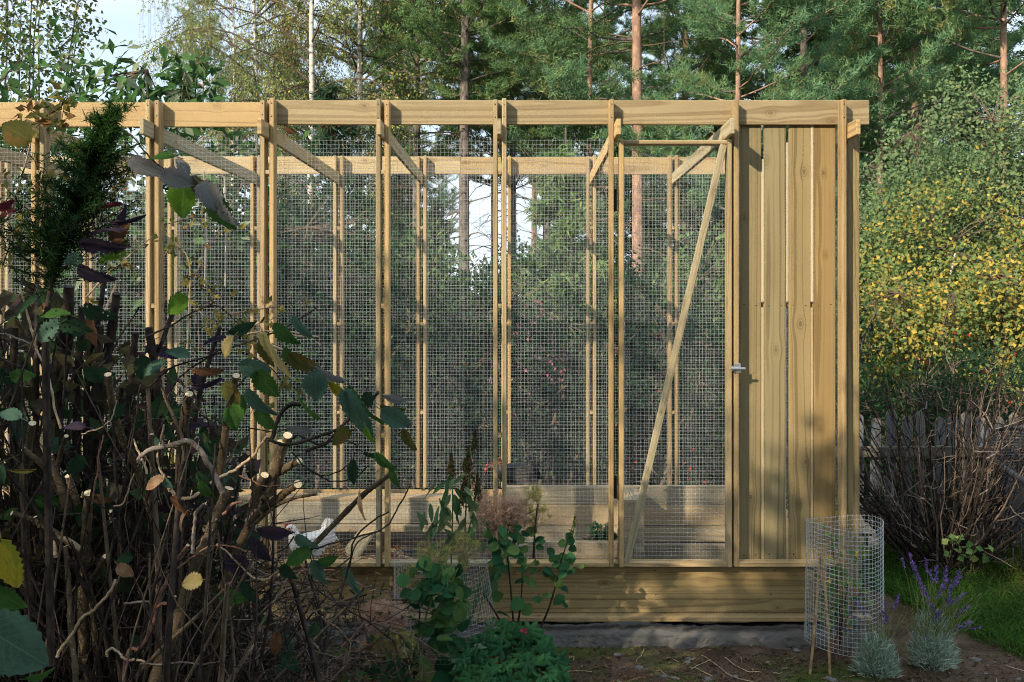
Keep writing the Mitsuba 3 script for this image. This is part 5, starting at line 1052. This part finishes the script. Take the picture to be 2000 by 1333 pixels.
for a in (
    (30, 258, 66, 58, 150, 'olive', 2.5, 0, 0, .72, .1, .12, .04), (146, 287, 26, 24, 160, 'olive'), (290, 328, 74, 36, -25, 'grey', 2.7, 20, 10), (305, 309, 66, 22, 175, 'green', 2.7, 50), (352, 350, 62, 40, -18, 'grey', 2.7, 15), (357, 395, 62, 60, -100, 'bright', 2.75, 0), (398, 372, 58, 36, -55, 'olive', 2.72, 25),
    (412, 388, 66, 46, -50, 'grey', 2.68, -20), (433, 415, 84, 46, -58, 'green', 2.72, 15), (446, 421, 56, 28, -62, 'grey', 2.69, 35), (345, 375, 50, 26, -40, 'dark', 2.78, 40), (355, 325, 40, 24, 120, 'grey', 2.74, 30),
    (205, 452, 66, 22, 175, 'purple', 2.7, 45), (252, 431, 62, 16, 2, 'purple', 2.7, 60), (206, 481, 86, 30, -12, 'purple', 2.68, 35), (240, 418, 40, 16, 60, 'purple', 2.7, 50), (210, 404, 56, 18, 178, 'maroon', 2.72, 50), (236, 450, 50, 30, 55, 'brown', 2.72, 20), (217, 502, 60, 36, 190, 'bright', 2.8, 20), (238, 480, 34, 20, 40, 'olive', 2.76, 30),
    (188, 537, 68, 34, -28, 'purple', 2.7, 35), (197, 612, 64, 36, -25, 'dark', 2.68, 30), (95, 650, 54, 40, 215, 'teal', 2.65, 10), (150, 640, 58, 36, -20, 'dark', 2.7, 20), (105, 615, 60, 24, 170, 'green', 2.7, 45), (145, 505, 26, 34, 90, 'teal', 2.7, 20), (15, 810, 50, 30, 160, 'teal', 2.6, 40), (140, 835, 50, 22, 175, 'purple', 2.7, 40), (50, 600, 50, 26, 200, 'dark', 2.7, 40), (10, 420, 40, 24, 190, 'maroon', 2.6, 50), (12, 400, 34, 20, 20, 'maroon', 2.6, 50),
    (345, 598, 52, 42, 205, 'bright', 2.9, 10), (445, 680, 46, 30, 235, 'cream', 2.75, 30), (537, 697, 96, 22, -68, 'cream', 2.7, 25), (522, 690, 60, 30, -80, 'olive', 2.74, 20), (560, 655, 60, 34, -45, 'green', 2.8, 30), (590, 640, 52, 30, -60, 'teal', 2.85, 40), (595, 710, 64, 34, -30, 'olive', 2.8, 20), (570, 700, 46, 30, -60, 'green', 2.82, 35), (500, 720, 56, 40, -15, 'teal', 2.8, 15), (522, 752, 62, 42, -55, 'green', 2.78, 10), (510, 790, 72, 34, -48, 'teal', 2.76, 30), (520, 822, 50, 30, -55, 'green', 2.8, 15),
    (345, 690, 50, 26, 160, 'teal', 2.85, 30), (475, 640, 54, 26, 10, 'dark', 2.85, 50), (425, 665, 60, 22, 175, 'purple', 2.8, 55), (405, 750, 56, 20, 5, 'purple', 2.78, 50), (410, 725, 50, 24, -10, 'brown', 2.8, 40), (455, 770, 50, 40, -70, 'olive', 2.9, 20), (470, 800, 50, 34, -100, 'green', 2.95, 20), (300, 720, 50, 26, 200, 'teal', 2.9, 25),
    (617, 757, 58, 52, -95, 'teal', 2.75, 5), (645, 735, 62, 28, -35, 'grey', 2.78, 40), (668, 768, 60, 20, -50, 'yellow', 2.77, 40), (700, 812, 106, 42, -66, 'teal', 2.72, 15), (712, 795, 96, 26, -62, 'green', 2.74, 45), (722, 852, 34, 14, -70, 'bright', 2.7, 20), (780, 780, 56, 18, -22, 'grey', 2.74, 50), (776, 818, 62, 38, -30, 'teal', 2.72, 10), (768, 798, 46, 16, -20, 'olive', 2.76, 45), (800, 862, 46, 22, -68, 'olive', 2.74, 25), (720, 782, 30, 24, -80, 'dark', 2.8, 10), (665, 855, 46, 34, -150, 'olive', 2.8, 20), (590, 840, 56, 20, -18, 'grey', 2.8, 45), (603, 800, 56, 14, -60, 'green', 2.76, 50), (755, 905, 54, 20, -50, 'green', 2.78, 30), (770, 935, 40, 18, -75, 'green', 2.8, 20), (730, 890, 36, 14, -25, 'dark', 2.8, 40),
    (690, 925, 50, 24, -95, 'dark', 2.85, 10), (705, 990, 56, 13, -92, 'tan', 2.75, 40), (405, 960, 46, 22, -55, 'green', 2.75, 15), (400, 940, 40, 20, -60, 'dark', 2.76, 20), (328, 945, 26, 20, -60, 'teal', 2.75, 20), (300, 945, 44, 26, 200, 'tan', 2.75, 30), (352, 990, 46, 22, -70, 'brown', 2.75, 40), (355, 1022, 34, 16, -120, 'tan', 2.75, 50), (246, 1115, 34, 30, -40, 'tan', 2.75, 10), (240, 1095, 40, 26, 200, 'dark', 2.8, 20), (373, 1138, 44, 34, 190, 'cream', 2.7, 20),
    (540, 1040, 66, 30, -15, 'purple', 2.8, 30), (510, 1075, 60, 36, -60, 'purple', 2.85, 20), (465, 1105, 40, 60, -80, 'purple', 2.9, 10), (580, 1090, 56, 36, 200, 'green', 2.85, 25), (600, 1060, 46, 26, -40, 'teal', 2.85, 30), (625, 1120, 54, 30, -70, 'teal', 2.9, 20), (640, 1095, 40, 26, 10, 'green', 2.9, 30), (565, 1120, 40, 26, -50, 'dark', 2.9, 20), (490, 1160, 60, 30, -65, 'dark', 2.9, 30), (690, 1140, 60, 24, -70, 'teal', 3.0, 20),
    (18, 1105, 96, 66, -75, 'yellow', 1.95, 8, 0, .72, .12, .15, .04), (22, 1172, 62, 46, -40, 'green', 1.95, 10), (28, 1262, 150, 130, -35, 'teal', 1.85, 5, 0, .72, .10, .12, .035, .06), (80, 1318, 50, 20, 10, 'green', 1.9, 40), (45, 920, 44, 14, -8, 'olive', 2.5, 40), (5, 930, 40, 30, -100, 'dark', 2.5, 20)):
    put_leaf(*a)
for n in range(70):
    u = rg.uniform(-120, 640); v = float(np.interp(u, [-120, 250, 640], [560, 620, 960])) + rg.random() * 420
    if u > 490 and 960 < v < 1110: continue
    put_leaf(u, v, rg.uniform(30, 60), rg.uniform(18, 40), rg.uniform(-120, 20), ['dark', 'purple', 'dark', 'green', 'brown', 'teal'][n % 6], rg.uniform(2.9, 3.7), rg.uniform(-50, 50))

# ------------------------------------------------------------------ yew shoot
yw = thing('yew_shoot', 'dark upright yew shoot with a fresh green tip in the left foreground', 'yew'); rg = np.random.default_rng(82)
axis = curve([at(u, v, 2.75) for u, v in ((216, 228), (207, 262), (188, 300), (170, 345), (150, 400), (128, 450), (112, 500), (100, 560), (90, 640), (90, 760), (100, 1300))], 8)
part(yw, 'stem', tube(axis, np.linspace(.002, .012, len(axis)), 6, bark=4).shape(M['bark'], True)); P, D, S = [], [], Geo()
ln = np.linspace(0, 1, len(axis))
def bristle(c, n0, spread, up):
    t = unit(np.gradient(c, axis=0)) * up
    for i in range(len(c)):
        m = n0; P.append(c[i] + rg.normal(size=(m, 3)) * spread); D.append(rand_dirs(rg, m) + t[i] * .35)
for i in range(0, 56):
    f = i / 56
    for _ in range(2 if i < 10 else 4):
        d = unit(rg.normal(size=3) * [1, 1, .35] + [0, 0, .35]); L = rg.uniform(.025, .06) if i < 18 else rg.uniform(.05, .055 + .20 * f); c = axis[i] + d * L * np.linspace(0, 1, 7)[:, None] + np.array([0, 0, .25]) * L * np.linspace(0, 1, 7)[:, None] ** 2
        S.join(tube(c[::3], .0012, 3, cap=False, bark=4)); bristle(c, 10, .002, 1)
bristle(axis[:60], 16, .003, -1)
P, D = np.vstack(P), np.vstack(D)
part(yw, 'twigs', S.shape(M['bark'], True))
V = blades(P + unit(D) * .012, D, rand_dirs(rg, len(P)), rg.uniform(.024, .036, len(P)), .0030, .15, rng=rg); V.tint(TONES['yew'], 4, .3, 5)
z_tip = at(0, 300, 2.75)[2]; cc = V.c[0]; zz = np.repeat(P[:, 2], 4); young = np.repeat(rg.random(len(P)), 4) < np.clip((zz - z_tip + .04) / .08, .04, .92); cc[young] = cc[young] * [2.6, 2.4, 2.0]
part(yw, 'needles', V.shape(M['foliage']))

# ------------------------------------------------------------------ spindle shrub with small yellowing leaves
sp = thing('spindle_shrub', 'spindly shrub with small yellow green leaves climbing in front of the left bays', 'shrub'); rg = np.random.default_rng(83); C, st = [], Geo()
def sprig(pts, w, bark, y, n, sp_, u_leaf=True):
    c = curve([at(u, v, y) for u, v in pts], 6); part(sp, 'stem', tube(c, np.linspace(w * .5, w, len(c)) * y / 4000, 5, bark=bark).shape(M['bark'], True))
    if n: i = rg.integers(0, len(c), n); C.append(c[i] + rg.normal(size=(n, 3)) * sp_ * y / 2000)
for pts, w, bk, y, n, s_ in (([(64, 262), (50, 320), (35, 370), (20, 420), (0, 452), (-30, 600)], 6, 8, 2.9, 6, 10), ([(70, 250), (95, 225), (118, 210), (128, 190)], 3, 4, 2.9, 34, 12), ([(60, 245), (85, 235), (60, 215), (40, 205)], 3, 4, 2.9, 22, 12), ([(120, 260), (122, 225), (127, 205)], 2, 7, 2.9, 8, 7),
    ([(130, 340), (110, 365), (95, 400), (85, 440), (72, 520), (70, 700)], 5, 6, 3.2, 40, 20), ([(60, 430), (40, 450), (20, 480), (5, 520)], 3, 4, 3.2, 40, 16), ([(10, 330), (15, 360), (12, 400)], 2, 8, 3.2, 10, 10), ([(245, 315), (232, 345), (210, 385), (190, 420)], 3, 8, 4.3, 26, 12), ([(262, 340), (240, 365), (215, 395)], 2, 8, 4.3, 22, 12),
    ([(298, 462), (270, 485), (235, 515), (210, 535), (170, 580)], 4, 8, 3.6, 26, 12), ([(320, 440), (360, 430), (395, 425), (440, 440), (460, 450)], 3, 4, 4.5, 40, 12), ([(342, 475), (365, 500), (372, 540), (370, 580), (368, 640), (360, 800)], 4, 8, 4.5, 60, 16), ([(372, 560), (400, 555), (425, 580)], 2, 4, 4.5, 24, 12), ([(320, 500), (335, 480), (350, 470)], 2, 8, 4.5, 14, 9),
    ([(400, 640), (430, 620), (470, 610), (540, 600)], 2.5, 6, 4.0, 26, 12), ([(480, 640), (540, 620), (590, 585)], 2, 6, 4.0, 10, 10), ([(505, 690), (470, 640), (430, 600), (400, 600)], 3, 4, 3.8, 44, 22), ([(560, 760), (530, 720), (480, 690)], 3, 4, 3.6, 46, 20)):
    sprig(pts, w, bk, y, n, s_)
C = np.vstack(C)
part(sp, 'foliage', blades(C, rg.normal(size=C.shape) + [0, 0, .2], rand_dirs(rg, len(C)) + [0, -.5, .6], rg.uniform(.022, .042, len(C)), rg.uniform(.014, .024, len(C)), .18, rng=rg).tint(TONES['olive'], 4, .5, 3).shape(M['foliage']))

# ------------------------------------------------------------------ brushwood under the cut shrub
rg = np.random.default_rng(84); g = Geo()
for n in range(620):
    u, v = rg.uniform(330, 820), rg.uniform(1090, 1400); y = rg.uniform(3.3, 4.9) if u < 640 else rg.uniform(4.1, 4.9); c = at(u, v, y)
    if c[2] < .02: c[2] = rg.uniform(.02, .25)
    if v < 1090 + (u - 520) * .28: continue
    d = unit(rg.normal(size=3) * [1, .7, .45]) * rg.uniform(.06, .34); p = c + d * np.linspace(-.5, .5, 5)[:, None] + np.cumsum(rg.normal(size=(5, 3)) * .012, 0); p[:, 2] = np.maximum(p[:, 2], .01); p[:, 1] = np.minimum(p[:, 1], 4.96)
    g.join(tube(p, np.linspace(rg.uniform(.0015, .005), .001, 5), 4, cap=False, bark=[4, 4, 3, 7, 6][n % 5]))
put('brushwood', g.shape(M['bark'], True)); labels['brushwood'] = {'label': 'tangle of dark cut twigs lying beside the pruned hazel', 'category': 'brushwood', 'kind': 'stuff'}
n = 900; u, v = rg.uniform(420, 830, n), rg.uniform(1090, 1420, n); y = rg.uniform(3.6, 4.9, n); P = np.column_stack([(u - 1020) * y / 2000, y, np.maximum(1.7 - (v - 590) * y / 2000, .02)]); P = P[P[:, 2] < .42]
put('dead_leaves', blades(P, rand_dirs(rg, len(P)) + [0, 0, -.3], rand_dirs(rg, len(P)), rg.uniform(.03, .07, len(P)), rg.uniform(.012, .03, len(P)), .25, rng=rg).tint(([(.060, .048, .036), (.085, .066, .048), (.035, .070, .033), (.12, .10, .065)], [5, 3, 3, .6]), 4, .4, 3).shape(M['foliage'])); labels['dead_leaves'] = {'label': 'dark withered leaves caught in the brushwood', 'category': 'dead leaves', 'kind': 'stuff'}
k = thing('dead_leaf', 'curled brown leaf caught under the top beam', 'leaf'); put_leaf(569, 256, 24, 14, -30, 'brown', 5.05, 30, holder=k, name='blade')

# ------------------------------------------------------------------ trees behind the photographer that shade the garden
variant('shade', bush(91, (1.9, 1.5, 2.6), 520, 16, .15, .17, .33, .9, .3, .75, 8, 3.9), 'green', 4)
variant('shade_thin', bush(92, (1.9, 1.5, 2.6), 170, 15, .14, .12, .45, 1.2, .3, .75, 8, 3.9), 'green', 4)
for lab, var, x, y, s, rot in SHADE:
    plant('shade_tree', lab, 'tree', var, x, y, rot, s, group='trees behind the photographer')
